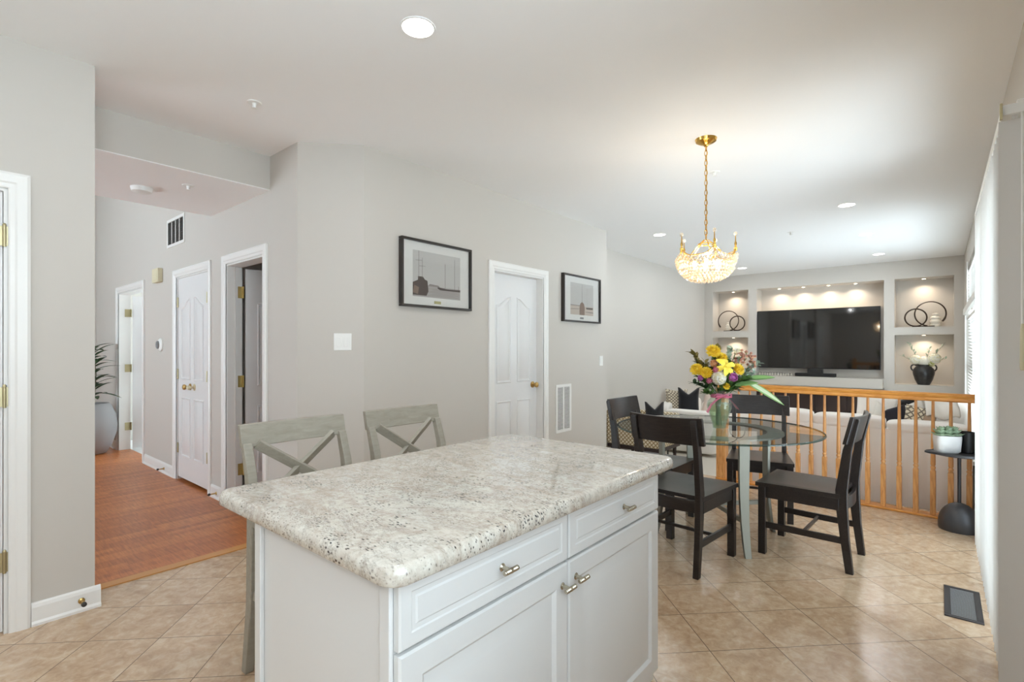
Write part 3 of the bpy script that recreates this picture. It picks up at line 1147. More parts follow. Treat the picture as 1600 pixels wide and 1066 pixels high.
# framed pictures
def picture(label, y0, y1, z0, z1, kind):
    r = thing('framed_picture', label, 'picture', (XM, y0, z0), R(90), 'framed harbour pictures')
    w, h = y1 - y0, z1 - z0
    b = MB()
    t, fd = 0.018, 0.042
    b.box(0, w, -fd, 0, 0, t); b.box(0, w, -fd, 0, h - t, h); b.box(0, t, -fd, 0, t, h - t); b.box(w - t, w, -fd, 0, t, h - t)
    b.build('picture_frame', 'frame_dark', r, bevel=0.002)
    b = MB(); b.box(t, w - t, -0.018, -0.002, t, h - t); b.build('mat_board', 'mat_board', r)
    b = MB(); b.box(t, w - t, -0.0255, -0.0245, t, h - t); b.build('glazing', 'picture_glass', r)
    # printed image: one mesh, flat inks
    ix0, ix1, iz0, iz1 = (0.16, 0.84, 0.16, 0.84) if kind == 1 else (0.2, 0.82, 0.16, 0.84)
    b = MB()

    def X(u): return (ix0 + (ix1 - ix0) * u) * w
    def Z(u): return (iz0 + (iz1 - iz0) * u) * h

    def flat(pts, k, lay):
        b.mat(k)
        y = -0.018 - 0.0004 * (lay + 1)
        b.add([(X(u), y, Z(q)) for u, q in pts], [tuple(range(len(pts)))])
    if kind == 1:
        flat([(0, .25), (1, .25), (1, 1), (0, 1)], 0, 0)
        flat([(0, 0), (1, 0), (1, .25), (0, .25)], 1, 0)
        flat([(.3, .25), (.55, .25), (.52, .285), (.34, .30)], 2, 1)
        flat([(0, .03), (.27, .03), (.31, .13), (.29, .36), (.24, .38), (.2, .44), (.1, .44), (.1, .36), (0, .30)], 3, 2)
        flat([(.5, .22), (.56, .185), (1, .19), (1, .235), (.7, .225), (.5, .25)], 3, 2)
        flat([(0, .08), (.1, .05), (.12, .2), (.03, .24)], 4, 3)
        for x, z0_, z1_ in ((.115, .4, 1.0), (.185, .4, .85), (.66, .24, .80), (.87, .23, .93), (.96, .235, .32)):
            flat([(x - .004, z0_), (x + .004, z0_), (x + .004, z1_), (x - .004, z1_)], 5, 3)
        for x, z in ((.115, .78), (.185, .66)):
            flat([(x - .06, z), (x + .06, z + .012), (x + .06, z + .02), (x - .06, z + .008)], 5, 4)
        for i in range(7):
            z = .04 + .025 * i
            flat([(.3 + .05 * (i % 3), z), (.95 - .07 * (i % 2), z), (.95 - .07 * (i % 2), z + .006), (.3 + .05 * (i % 3), z + .006)], 2, 1)
    else:
        flat([(0, .28), (1, .28), (1, 1), (0, 1)], 0, 0)
        flat([(0, 0), (1, 0), (1, .28), (0, .28)], 6, 0)
        flat([(0, .28), (.4, .28), (.4, .305), (0, .31)], 2, 1)
        flat([(.38, .0), (.6, .0), (.61, .22), (.58, .36), (.49, .42), (.41, .36), (.38, .22)], 4, 2)
        flat([(.68, .2), (.97, .2), (.98, .26), (.66, .25)], 3, 2)
        flat([(.482, .4), (.498, .4), (.492, 1.0), (.485, 1.0)], 5, 2)
        flat([(.0, .16), (.36, .18), (.36, .2), (.0, .18)], 2, 1)
        flat([(.64, .1), (1, .08), (1, .12), (.64, .12)], 2, 1)
    b.build('print', ['ink_sky', 'ink_water', 'ink_mid', 'ink_dark', 'ink_brown', 'ink_mast', 'ink_sand'], r, smooth=0)
    b = MB(); b.box(w / 2 - 0.035, w / 2 + 0.035, -0.0205, -0.018, 0.07 * h, 0.07 * h + 0.022); b.build('title_plate', 'plate_gold' if kind == 1 else 'plastic_grey', r)
    return r


for nm, c in (('ink_sky', (198, 196, 192)), ('ink_water', (172, 166, 162)), ('ink_mid', (146, 138, 134)), ('ink_dark', (84, 74, 70)),
              ('ink_brown', (130, 110, 98)), ('ink_mast', (134, 126, 122)), ('ink_sand', (196, 182, 168)), ('plate_gold', (178, 172, 122))):
    M[nm] = mat(nm, c, 0.7)
picture('larger looking black framed harbour print with moored boats left of the panelled door', 2.36, 3.10, 1.635, 2.16, 1)
picture('black framed print of a single boat with a mast right of the panelled door', 4.495, 5.265, 1.61, 2.13, 2)

# ================================================================== ISLAND
isl = thing('kitchen_island', 'white kitchen island cabinet with two drawers above two raised panel doors', 'cabinet', (0, 0, 0))
IX0, IX1, IY0, IY1 = -1.372, -0.797, 0.592, 1.738
b = MB()
b.box(IX0, IX1, IY0, IY1, 0.11, 0.874)
b.box(IX0 + 0.03, IX1 - 0.07, IY0 + 0.02, IY1 - 0.02, 0.0, 0.11)
b.build('body', 'cabinet_white', isl, smooth=0)
b = MB()                                                   # end panel with corner stiles facing the viewer
b.box(IX0 - 0.004, IX0 + 0.03, IY0 - 0.012, IY0, 0.0, 0.874)
b.build('corner_stile', 'cabinet_white', isl, bevel=0.003)
b = MB(); b.box(IX1 - 0.032, IX1 + 0.002, IY0 - 0.010, IY0, 0.0, 0.874)
b.build('corner_stile', 'cabinet_white', isl, bevel=0.003)


def front_panel(name, y0, y1, z0, z1, kind):
    w, h = y1 - y0, z1 - z0
    b = MB()
    t = 0.020
    fr = ((IX1, y0, z0), (0, 1, 0), (0, 0, 1), (1, 0, 0))
    s = 0.055 if kind == 'door' else 0.028
    steps = [(0, 0.001), (0, t - 0.005), (0.004, t), (s, t), (s + 0.003, t - 0.002), (s + 0.010, t - 0.008), (s + 0.016, t - 0.008)]
    if kind == 'door':
        steps += [(s + 0.045, t - 0.001), (s + 0.05, t)]
    else:
        steps = [(0, 0.001), (0, t - 0.004), (0.004, t), (s, t), (s + 0.003, t - 0.0024), (s + 0.012, t - 0.003), (s + 0.016, t - 0.0006)]
    b.panel(rect(0, w, 0, h), fr, steps)
    return b.build(name, 'cabinet_white', isl, smooth=25)


def tbar(parent, y, z):
    b = MB()
    b.at((IX1 + 0.019, y, z), ry=R(90))
    b.lathe([(0.0095, 0.0), (0.0095, 0.002), (0.0055, 0.005), (0.0045, 0.024)], 16)
    b.at((IX1 + 0.019 + 0.028, y, z), rx=R(90))
    L = 0.024
    prof = [(0.005, -L), (0.0062, -L + 0.0015)]
    for i in range(1, 8):
        z_ = -L + 0.003 + i * 0.0022
        prof += [(0.0062, z_), (0.0055, z_ + 0.0011)]
    prof += [(0.0066, -0.003), (0.0066, -0.001), (0.005, 0.0), (0.0066, 0.001), (0.0066, 0.003)]
    for i in range(1, 8):
        z_ = 0.003 + i * 0.0021
        prof += [(0.0062, z_), (0.0055, z_ + 0.001)]
    prof += [(0.0062, L - 0.0015), (0.005, L)]
    b.lathe(prof, 16)
    return b.build('knob', 'nickel', parent)


YM = 1.160
dr = front_panel('drawer', IY0, YM - 0.003, 0.735, 0.872, 'drawer'); tbar(dr, 0.885, 0.803)
dr = front_panel('drawer', YM + 0.003, IY1, 0.735, 0.872, 'drawer'); tbar(dr, 1.478, 0.803)
dd = front_panel('door', IY0, YM - 0.003, 0.155, 0.727, 'door'); tbar(dd, YM - 0.030, 0.672)
dd = front_panel('door', YM + 0.003, IY1, 0.155, 0.727, 'door'); tbar(dd, YM + 0.036, 0.676)
b = MB()
ct = rrect(-1.562, -0.742, 0.548, 1.822, 0.045, 8)
loops = []
for ins, z in ((0.004, 0.876), (0.0, 0.880), (0.0, 0.898), (0.003, 0.907), (0.009, 0.913), (0.016, 0.914)):
    loops.append([(x, y, z) for x, y in inset(ct, ins)])
b.rings(loops)
b.add([(x, y, 0.876) for x, y in reversed(inset(ct, 0.004))], [tuple(range(len(ct)))])
tag(b.build('granite_countertop', 'granite', smooth=50), 'speckled pale granite countertop with rounded edges on the white island', 'countertop')


# ================================================================== BAR STOOLS
def make_stool():
    r = thing('bar_stool', 'grey washed cross back stool at the near left corner of the island', 'bar stool', (0, 0, 0), 0, 'cross back stools at the island')
    m_ = 'washed_grey'
    hw = 0.232
    for s in (-1, 1):
        b = MB()
        x = s * (hw - 0.018)
        prof = [(-0.252, 0.0), (-0.206, 0.28), (-0.195, 0.62), (-0.224, 0.80), (-0.264, 0.925)]
        th = [0.036, 0.046, 0.050, 0.040, 0.030]
        poly = [(y - t_ / 2, z) for (y, z), t_ in zip(prof, th)] + [(y + t_ / 2, z) for (y, z), t_ in reversed(list(zip(prof, th)))]
        b.prism_x(list(reversed(poly)), x - 0.018, x + 0.018)
        b.build('leg', m_, r, bevel=0.003)
        b = MB()
        b.add([(x - .016, .185, 0), (x + .016, .185, 0), (x + .016, .217, 0), (x - .016, .217, 0),
               (x - .02, .165, .6), (x + .02, .165, .6), (x + .02, .205, .6), (x - .02, .205, .6)],
              [(0, 3, 2, 1), (4, 5, 6, 7), (0, 1, 5, 4), (1, 2, 6, 5), (2, 3, 7, 6), (3, 0, 4, 7)])
        b.build('leg', m_, r, bevel=0.003)
        b = MB(); b.bar((x, -0.203, 0.33), (x, 0.19, 0.33), 0.02, 0.035); b.build('stretcher', m_, r, bevel=0.002)
    b = MB(); b.bar((-hw + .02, 0.195, 0.2), (hw - .02, 0.195, 0.2), 0.022, 0.04); b.build('footrest', m_, r, bevel=0.002)
    b = MB(); b.bar((-hw + .02, -0.203, 0.36), (hw - .02, -0.203, 0.36), 0.02, 0.035); b.build('stretcher', m_, r, bevel=0.002)
    b = MB()
    b.box(-hw + .01, hw - .01, -0.185, 0.2, 0.55, 0.60)
    b.build('apron', m_, r, bevel=0.002)
    b = MB(); b.at((0, 0.0, 0.622)); b.soft(0.475, 0.44, 0.05, 0.3); b.build('seat', m_, r, sub=0)
    # crest rail, gently bowed
    b = MB()

    def crest(dz0, dz1):
        pts = []
        for i in range(9):
            u = i / 8 * 2 - 1
            pts.append((u * (hw + 0.003), -0.283 - 0.012 * (1 - u * u)))
        return pts
    pts = crest(0, 0)
    poly = [(x, y - 0.010) for x, y in pts] + [(x, y + 0.016) for x, y in reversed(pts)]
    k = len(poly)
    lean = 0.022
    vs = [(x, y + lean * 0.6, 0.908) for x, y in poly] + [(x, y - lean * 0.4, 1.000) for x, y in poly]
    fs = [tuple(range(k - 1, -1, -1)), tuple(range(k, 2 * k))] + [(i, (i + 1) % k, k + (i + 1) % k, k + i) for i in range(k)]
    b.add(vs, fs)
    b.build('crest_rail', m_, r, bevel=0.003)
    b = MB(); b.bar((-hw + .03, -0.208, 0.655), (hw - .03, -0.208, 0.655), 0.02, 0.035); b.build('lower_rail', m_, r, bevel=0.002)
    for s in (-1, 1):
        b = MB()
        b.bar((s * (hw - .058), -0.264 + (0.003 if s > 0 else -0.003), 0.918), (-s * (hw - .05), -0.212 + (0.003 if s > 0 else -0.003), 0.668), 0.018, 0.042, (1, 0, 1) if s > 0 else (-1, 0, 1))
        b.build('cross_slat', m_, r, bevel=0.002)
    return r


st = make_stool()
st.location = (-1.90, 1.095, 0); st.rotation_euler = (0, 0, R(-90))
dup(st, 'grey washed cross back stool farther along the island toward the panelled door', (-1.90, 1.685, 0))


# ================================================================== DINING CHAIRS
def make_chair(label):
    r = thing('dining_chair', label, 'chair', (0, 0, 0), 0, 'dark wooden chairs around the glass table')
    m_ = 'espresso'
    for s in (-1, 1):
        x = s * 0.208
        b = MB(); b.box(x - .021, x + .021, 0.188, 0.230, 0, 0.43); b.build('leg', m_, r, bevel=0.002)
        b = MB()
        x = s * 0.190
        prof = [(-0.262, 0.0), (-0.238, 0.20), (-0.222, 0.40), (-0.222, 0.48), (-0.252, 0.72), (-0.296, 0.895), (-0.300, 0.905)]
        th = [0.040, 0.046, 0.060, 0.060, 0.046, 0.030, 0.014]
        poly = [(y + t_ / 2, z) for (y, z), t_ in zip(prof, th)] + [(y - t_ / 2, z) for (y, z), t_ in reversed(list(zip(prof, th)))]
        b.prism_x(poly, x - 0.0165, x + 0.0165)
        b.build('leg', m_, r, bevel=0.003)
        b = MB(); b.bar((s * 0.195, -0.235, 0.185), (s * 0.206, 0.20, 0.185), 0.018, 0.038); b.build('stretcher', m_, r, bevel=0.002)
        b = MB(); b.bar((s * 0.198, -0.21, 0.395), (s * 0.208, 0.20, 0.395), 0.022, 0.07); b.build('apron', m_, r, bevel=0.002)
    b = MB(); b.bar((-0.20, -0.02, 0.185), (0.20, -0.02, 0.185), 0.018, 0.018); b.build('cross_stretcher', m_, r, bevel=0.002)
    b = MB(); b.bar((-0.19, 0.209, 0.395), (0.19, 0.209, 0.395), 0.022, 0.07); b.build('apron', m_, r, bevel=0.002)
    b = MB()
    pts = [(u * 0.175, -0.222 - 0.022 * (1 - u * u)) for u in [i / 6 - 1 for i in range(13)]]
    b.prism([(x, y - .011) for x, y in pts] + [(x, y + .011) for x, y in reversed(pts)], 0.36, 0.432); b.build('apron', m_, r, bevel=0.002)
    # scooped seat
    b = MB()
    nu, nv = 19, 15

    def half(v): return 0.208 + 0.026 * v

    def top(u, v):
        x = (u * 2 - 1)
        y = -0.215 + 0.46 * v
        dip = 0.010 * max(0, 1 - (x / 0.8) ** 2) * max(0, 1 - ((v - 0.42) / 0.5) ** 2)
        return (x * half(v), y, 0.456 - dip)
    b.grid(top, nu, nv)
    b.grid(lambda u, v: ((1 - u * 2) * half(v), -0.215 + 0.46 * v, 0.431), nu, nv)
    edge = [top(i / (nu - 1), 0) for i in range(nu)] + [top(1, j / (nv - 1)) for j in range(1, nv)] + [top(1 - i / (nu - 1), 1) for i in range(1, nu)] + [top(0, 1 - j / (nv - 1)) for j in range(1, nv - 1)]
    k = len(edge)
    b.add([p for p in edge] + [(p[0], p[1], 0.431) for p in edge], [(k + i, k + (i + 1) % k, (i + 1) % k, i) for i in range(k)])
    b.build('seat', m_, r, smooth=40)
    # bowed crest board on the front of the posts
    b = MB()
    pts = [(u * 0.232, -0.243 - 0.030 * (1 - u * u)) for u in [i / 8 - 1 for i in range(17)]]
    loop = [(x, y - .011) for x, y in pts] + [(x, y + .011) for x, y in reversed(pts)]
    k = len(loop)
    ln = 0.034
    vs, fs = [], []
    lv = [(0.755, 0.0, 0.994), (0.76, 0.0, 1.0), (0.905, -ln, 1.0), (0.918, -ln - .002, 0.985)]
    for z, dy, sx in lv:
        vs += [(x * sx, y + dy, z - (0.006 * (1 - (x / .232) ** 2) if z > 0.9 else 0)) for x, y in loop]
    for a in range(len(lv) - 1):
        fs += [(a * k + i, a * k + (i + 1) % k, (a + 1) * k + (i + 1) % k, (a + 1) * k + i) for i in range(k)]
    fs += [tuple(range(k - 1, -1, -1)), tuple((len(lv) - 1) * k + i for i in range(k))]
    b.add(vs, fs)
    b.build('backrest', m_, r, bevel=0.003)
    return r


ch = make_chair('dark wooden dining chair nearest the island with its back to the viewer')
ch.location = (-1.234, 3.165, 0); ch.rotation_euler = (0, 0, R(-4))
dup(ch, 'dark wooden dining chair seen from the side at the right of the glass table', (-0.655, 3.730, 0), R(87))
dup(ch, 'dark wooden dining chair across the glass table in front of the oak railing', (-1.115, 4.40, 0), R(195))
dup(ch, 'dark wooden dining chair at the left of the table near the wall', (-1.700, 3.735, 0), R(-91))

# ================================================================== GLASS TABLE
TC = (-1.225, 3.68)
tb = thing('dining_table', 'round glass dining table on four curved brushed metal legs', 'table', (TC[0], TC[1], 0), R(45))
TR = 0.678
b = MB()
b.lathe([(TR - 0.004, 0.742), (TR, 0.746)], 96, cap=False)
b.k = 0
zt = 0.757
b.add([(0.0, 0.0, zt)] + [((TR - 0.012) * math.cos(2 * PI * i / 96), (TR - 0.012) * math.sin(2 * PI * i / 96), zt) for i in range(96)],
      [(0, 1 + i, 1 + (i + 1) % 96) for i in range(96)])
b.f = b.f[96:]; b.mi = b.mi[96:]
b.k = 1
b.lathe([(TR - 0.008, 0.745), (TR - 0.001, 0.747), (TR, 0.751), (TR - 0.002, 0.755), (TR - 0.012, 0.757)], 96, cap=False)
b.build('glass_top', ['table_glass', 'glass_edge'], tb, smooth=60)
for q in range(4):
    b = MB()
    b.at(rz=PI / 2 * q)
    prof = [(0.378, 0.735), (0.374, 0.55), (0.374, 0.38), (0.384, 0.22), (0.404, 0.08), (0.424, 0.0)]
    wd = [0.070, 0.068, 0.062, 0.055, 0.047, 0.042]
    tk = 0.020
    loops = []
    for (rr, z), w_ in zip(prof, wd):
        loops.append([(rr, -w_ / 2, z), (rr + tk, -w_ / 2, z), (rr + tk, w_ / 2, z), (rr, w_ / 2, z)])
    b.rings(loops)
    b.add(loops[0], [(3, 2, 1, 0)])
    b.build('leg', 'silver', tb, bevel=0.002, smooth=30)
b = MB()
b.lathe([(0.335, 0.732), (0.440, 0.732), (0.440, 0.744), (0.335, 0.744), (0.335, 0.732)], 64, cap=False)
b.build('top_ring', 'silver', tb, smooth=30)
b = MB()
b.bar((-0.385, 0, 0.215), (0.385, 0, 0.215), 0.022, 0.03)
b.bar((0, -0.385, 0.215), (0, 0.385, 0.215), 0.022, 0.0301)
b.build('cross_stretcher', 'silver', tb, bevel=0.002)

# ================================================================== RAILING
RA, RB = Vector((-1.68, 5.275)), Vector((0.28, 5.115))
dv = (RB - RA); L = dv.length
rl = thing('oak_railing', 'golden oak railing with turned balusters between dining area and sunken living room', 'railing', (RA.x, RA.y, 0), math.atan2(dv.y, dv.x))
b = MB()
pr = [(-0.031, 0.912), (-0.025, 0.905), (0.025, 0.905), (0.031, 0.912), (0.031, 0.930), (0.026, 0.936), (0.033, 0.945), (0.033, 0.957), (0.022, 0.970), (-0.022, 0.970), (-0.033, 0.957), (-0.033, 0.945), (-0.026, 0.936), (-0.031, 0.930)]
b.prism_x(pr, 0.0, L)
b.build('handrail', 'oak', rl, smooth=40)
b = MB(); b.box(-0.05, L, -0.045, 0.075, 0.0, 0.018); b.build('base_rail', 'oak', rl, bevel=0.005)
b = MB()
b.box(-0.045, 0.045, -0.045, 0.045, 0.018, 0.98)
b.lathe([(0.058, 0.98), (0.06, 0.995), (0.04, 1.01), (0.045, 1.03), (0.04, 1.06), (0.015, 1.075)], 20)
b.build('newel_post', 'oak_upright', rl, bevel=0.004)
x0 = 0.165
bal_mesh = None
for i in range(17):
    x = 0.162 + i * 0.1057
    if x > L - 0.03:
        break
    if bal_mesh is None:
        b = MB()
        b.box(-0.017, 0.017, -0.017, 0.017, 0.018, 0.36)
        b.lathe([(0.0165, 0.36), (0.013, 0.372), (0.017, 0.382), (0.017, 0.39), (0.012, 0.398), (0.016, 0.41), (0.0155, 0.45), (0.013, 0.62), (0.010, 0.85), (0.0095, 0.906)], 14)
        o = b.build('baluster', 'oak_upright', rl, bevel=0.002)
        bal_mesh = o
    else:
        o = bal_mesh.copy(); COL.objects.link(o); o.parent = rl
    o.location = (x, 0, 0)

# ================================================================== BLINDS
bl = thing('vertical_blind', 'white vertical blind drawn open across the patio door at right', 'blind', (0, 0, 0))
b = MB(); b.box(0.180, 0.256, 2.70, 4.72, 2.205, 2.245); b.box(0.225, 0.28, 2.74, 2.78, 2.245, 2.27); b.box(0.225, 0.28, 4.63, 4.67, 2.245, 2.27)
b.build('track', 'plastic_white', bl, bevel=0.003)
b = MB(); b.box(0.174, 0.182, 2.69, 2.705, 2.19, 2.25); b.build('track_clip', 'pale_brass', bl)
vm = None
NV = 23
for i in range(NV):
    y = 2.72 + i * (4.62 - 2.72) / (NV - 1)
    if vm is None:
        b = MB()
        pts = [(-0.0445 + 0.089 * k / 8, 0.004 * (1 - (k / 4 - 1) ** 2)) for k in range(9)]
        loop = [(x, yy - 0.0006) for x, yy in pts] + [(x, yy + 0.0006) for x, yy in reversed(pts)]
        b.prism(loop, 0.012, 2.19)
        b.box(-0.008, 0.008, -0.003, 0.003, 2.19, 2.206)
        vm = b.build('vane', 'vane', bl)
        o = vm
    else:
        o = vm.copy(); COL.objects.link(o); o.parent = bl
    o.location = (0.2165, y, 0)
    o.rotation_euler = (0, 0, R(-28 + rnd.uniform(-4, 4)) if i else 0)
b = MB(); b.tube([(0.235, 2.705, 2.21), (0.235, 2.685, 2.17), (0.235, 2.685, 1.40)], 0.004, 8); b.build('wand', 'plastic_white', bl)
b = MB(); b.at((0.235, 2.685, 1.23)); b.lathe([(0.005, 0.0), (0.0075, 0.01), (0.0065, 0.15), (0.004, 0.175)], 12); b.build('wand_grip', 'plastic_cream', bl)

# ================================================================== CHANDELIER
cd = thing('chandelier', 'brass and crystal basket chandelier hanging over the glass dining table', 'chandelier', (-1.228, 3.515, H))
b = MB(); b.lathe([(0.012, -0.05), (0.018, -0.04), (0.045, -0.03), (0.066, -0.018), (0.072, 0.0)], 36); b.build('canopy', 'gold', cd)
b = MB()
zc = -0.045
for i in range(19):
    z = zc - i * 0.034
    pts = []
    for k in range(12):
        a = 2 * PI * k / 12
        u, w_ = 0.009 * math.cos(a), 0.021 * math.sin(a)
        pts.append((u, 0, z - 0.017 + w_) if i % 2 else (0, u, z - 0.017 + w_))
    b.tube(pts, 0.0026, 6, True)
b.tube([(0.004, 0.003, -0.04), (0.006, -0.004, -0.35), (0.002, 0.005, -0.70)], 0.002, 6)
b.build('chain', 'gold', cd)
ZR = -0.815          # rim height of the swags between finials
RR = 0.172
b = MB()
NF = 5
FA = R(-54.7)
for q in range(NF):
    a0 = 2 * PI * q / NF + FA
    pts = []
    for k in range(13):
        s = k / 12
        a = a0 + 2 * PI / NF * s
        sag = 4 * s * (1 - s)
        rr = RR + 0.012 * (1 - sag)
        pts.append((rr * math.cos(a), rr * math.sin(a), ZR + 0.055 * (1 - sag) ** 1.6))
    b.tube(pts, 0.007, 8, False, 0.6)
pts = [(0.05 * math.cos(2 * PI * k / 20), 0.05 * math.sin(2 * PI * k / 20), -0.72) for k in range(20)]
b.tube(pts, 0.004, 6, True)
for q in range(NF):
    a = 2 * PI * q / NF + FA
    b.tube([(0.012 * math.cos(a), 0.012 * math.sin(a), -0.69), (0.05 * math.cos(a), 0.05 * math.sin(a), -0.72), (0.12 * math.cos(a), 0.12 * math.sin(a), -0.80), (RR * math.cos(a), RR * math.sin(a), ZR + 0.03)], 0.003, 6)
b.build('swag_frame', 'gold', cd)
fin = None
for q in range(NF):
    a = 2 * PI * q / NF + FA
    b = MB()
    b.lathe([(0.009, -.01), (0.012, 0.012), (0.005, 0.02), (0.009, 0.04), (0.004, 0.055), (0.003, 0.095)], 12)
    o = b.build('finial', 'gold', cd) if fin is None else fin.copy()
    if fin is not None:
        COL.objects.link(o); o.parent = cd
    else:
        fin = o
    o.location = ((RR + 0.014) * math.cos(a), (RR + 0.014) * math.sin(a), ZR + 0.045)
    b = MB(); b.ball((0, 0, 0.106), 0.012, 8, 6, 1.15)
    c_ = b.build('finial_crystal', 'crystal', o, smooth=0)
# crystals: octahedral beads over a bowl
beads = []
for row in range(10):
    ph = (row + 0.35) / 10.2 * PI / 2
    rr = 0.190 * math.cos(ph) ** 0.8 + 0.004
    z = ZR - 0.008 - 0.150 * math.sin(ph)
    cnt = max(5, int(2 * PI * rr / 0.024))
    for k in range(cnt):
        a = 2 * PI * (k + 0.5 * (row % 2)) / cnt
        dz = 0.028 * abs(math.cos((a - FA) * NF / 2)) ** 3 * (1 - row / 10) if row < 3 else 0
        beads.append((rr * math.cos(a), rr * math.sin(a), z + dz, 0.0135))
cs, sn = math.cos(R(-49.8)), math.sin(R(-49.8))
beads.sort(key=lambda q: (q[0] * 0.327 + q[1] * -0.94))


def bead_mesh(bm_, c, s):
    x, y, z = c
    k = 6
    vs = [(x, y, z + s * 0.95), (x, y, z - s * 1.15)]
    vs += [(x + s * math.cos(2 * PI * i / k), y + s * math.sin(2 * PI * i / k), z + s * 0.12) for i in range(k)]
    fs = [(0, 2 + i, 2 + (i + 1) % k) for i in range(k)] + [(1, 2 + (i + 1) % k, 2 + i) for i in range(k)]
    bm_.add(vs, fs)


b = MB(); bead_mesh(b, (0, 0, 0), 0.0135)
proto_b = b.build('crystal', 'crystal', cd, smooth=0)
front = beads[-100:]
proto_b.location = front[0][:3]
for q in front[1:]:
    o = proto_b.copy(); COL.objects.link(o); o.parent = cd
    o.location = q[:3]; o.rotation_euler = (0, 0, rnd.uniform(0, 1))
b = MB()
for q in beads[:-100]:
    bead_mesh(b, q[:3], q[3])
o = b.build('crystal', 'crystal', cd, smooth=0); o['kind'] = 'stuff'
for q in range(4):
    a = PI / 2 * q + 0.4
    b = MB(); b.ball((0, 0, 0), 0.017, 10, 8, 1.4); b.lathe([(0.008, -0.04), (0.009, -0.018)], 10)
    o = b.build('bulb', 'bulb', cd); o.location = (0.075 * math.cos(a), 0.075 * math.sin(a), ZR - 0.04)
    light('bulb_glow', 'POINT', CHAND_W, (1.0, 0.86, 0.66), (0.085 * math.cos(a), 0.085 * math.sin(a), ZR + 0.005), cd, soft=0.02)

# ================================================================== FLOWERS
def bloom_mesh(r, kind, cols):
    """flower head around the origin; +z is its face"""
    b = MB()
    rr = random.Random(int(r * 1e5) + len(kind))
    lay = {'mum': 6, 'rose': 4, 'lily': 2, 'hydrangea': 0, 'tiny': 2}[kind]
    if kind == 'hydrangea':
        for i in range(90):
            z = 1 - 1.6 * (i + .5) / 90
            a = i * 2.39996
            s = math.sqrt(max(0, 1 - z * z))
            p = Vector((s * math.cos(a), s * math.sin(a), z)) * r * 0.86
            nrm = p.normalized()
            t1 = nrm.orthogonal().normalized(); t2 = nrm.cross(t1)
            sz = r * 0.19
            b.mat(i % len(cols))
            rot = rr.uniform(0, PI)
            for k in range(4):
                aa = rot + PI / 2 * k
                d = t1 * math.cos(aa) + t2 * math.sin(aa)
                e = t1 * -math.sin(aa) + t2 * math.cos(aa)
                b.add([tuple(p), tuple(p + d * sz * .6 + e * sz * .45 + nrm * sz * .25), tuple(p + d * sz + nrm * sz * .2), tuple(p + d * sz * .6 - e * sz * .45 + nrm * sz * .25)], [(0, 3, 2, 1)])
        b.mat(0); b.ball((0, 0, 0), r * 0.8, 12, 8)
        return b
    b.mat(len(cols) - 1)
    b.ball((0, 0, 0), r * (0.38 if kind != 'lily' else 0.16), 10, 6, 0.8)
    for L_ in range(lay):
        f = L_ / max(1, lay - 1)
        cnt = {'mum': 18 - 2 * L_, 'rose': 6, 'lily': 3, 'tiny': 5}[kind]
        tilt = {'mum': R(-12 + 92 * f), 'rose': R(20 + 60 * f), 'lily': R(14 + 14 * f), 'tiny': R(10 + 40 * f)}[kind]
        ln = r * {'mum': 1 - 0.25 * f, 'rose': 1 - 0.3 * f, 'lily': 1.0, 'tiny': 1.0}[kind]
        wd = {'mum': 0.30, 'rose': 0.95, 'lily': 0.52, 'tiny': 0.7}[kind] * r
        for k in range(cnt):
            a = 2 * PI * (k + 0.5 * (L_ % 2)) / cnt + rr.uniform(-.08, .08)
            tl = tilt + rr.uniform(-.1, .1)
            out = Vector((math.cos(a), math.sin(a), 0)); sd = Vector((-math.sin(a), math.cos(a), 0))
            up = Vector((0, 0, 1))
            pts = []
            for s, w_ in ((0.05, .25), (0.4, .9), (0.75, 1.0), (1.0, .35)):
                bend = tl + (0.6 if kind in ('rose',) else (-0.5 if kind == 'lily' else 0.35)) * s * s
                c = out * (ln * s * math.cos(bend)) + up * (ln * s * math.sin(bend))
                nrm = out * -math.sin(bend) + up * math.cos(bend)
                cup = w_ * wd * 0.14
                pts += [c - sd * (w_ * wd / 2) + nrm * cup, c, c + sd * (w_ * wd / 2) + nrm * cup]
            b.mat((k + L_) % max(1, len(cols) - 1))
            fs = []
            for i in range(3):
                fs += [(i * 3, i * 3 + 1, i * 3 + 4, i * 3 + 3), (i * 3 + 1, i * 3 + 2, i * 3 + 5, i * 3 + 4)]
            b.add([tuple(p) for p in pts], fs)
    return b


def leaf(b, base, dirv, ln, wd, droop=0.3, k=6, up=(0, 0, 1), fold=0.15):
    base, d = Vector(base), Vector(dirv).normalized()
    up = Vector(up)
    s = d.cross(up)
    s = s.normalized() if s.length > 1e-5 else d.orthogonal().normalized()
    nrm = s.cross(d).normalized()
    pts = []
    for i in range(k + 1):
        u = i / k
        w_ = wd / 2 * math.sin(PI * min(1, 0.08 + u * 0.92)) ** 0.7 if i < k else 0.0006
        c = base + d * (ln * u) + Vector((0, 0, -droop * ln * u * u))
        pts += [tuple(c - s * w_ + nrm * w_ * fold), tuple(c), tuple(c + s * w_ + nrm * w_ * fold)]
    fs = []
    for i in range(k):
        fs += [(i * 3, i * 3 + 1, i * 3 + 4, i * 3 + 3), (i * 3 + 1, i * 3 + 2, i * 3 + 5, i * 3 + 4)]
    return b.add(pts, fs)


VZ = 0.757
VP = Vector((-1.185, 3.655, VZ))
YAW = R(40.2)


def bq(dx, depth, z):
    """bouquet frame: dx to the right, depth away, z above the table, about the vase axis"""
    c, s = math.cos(YAW), math.sin(YAW)
    return Vector((VP.x + c * dx - s * depth, VP.y + s * dx + c * depth, VZ + z))


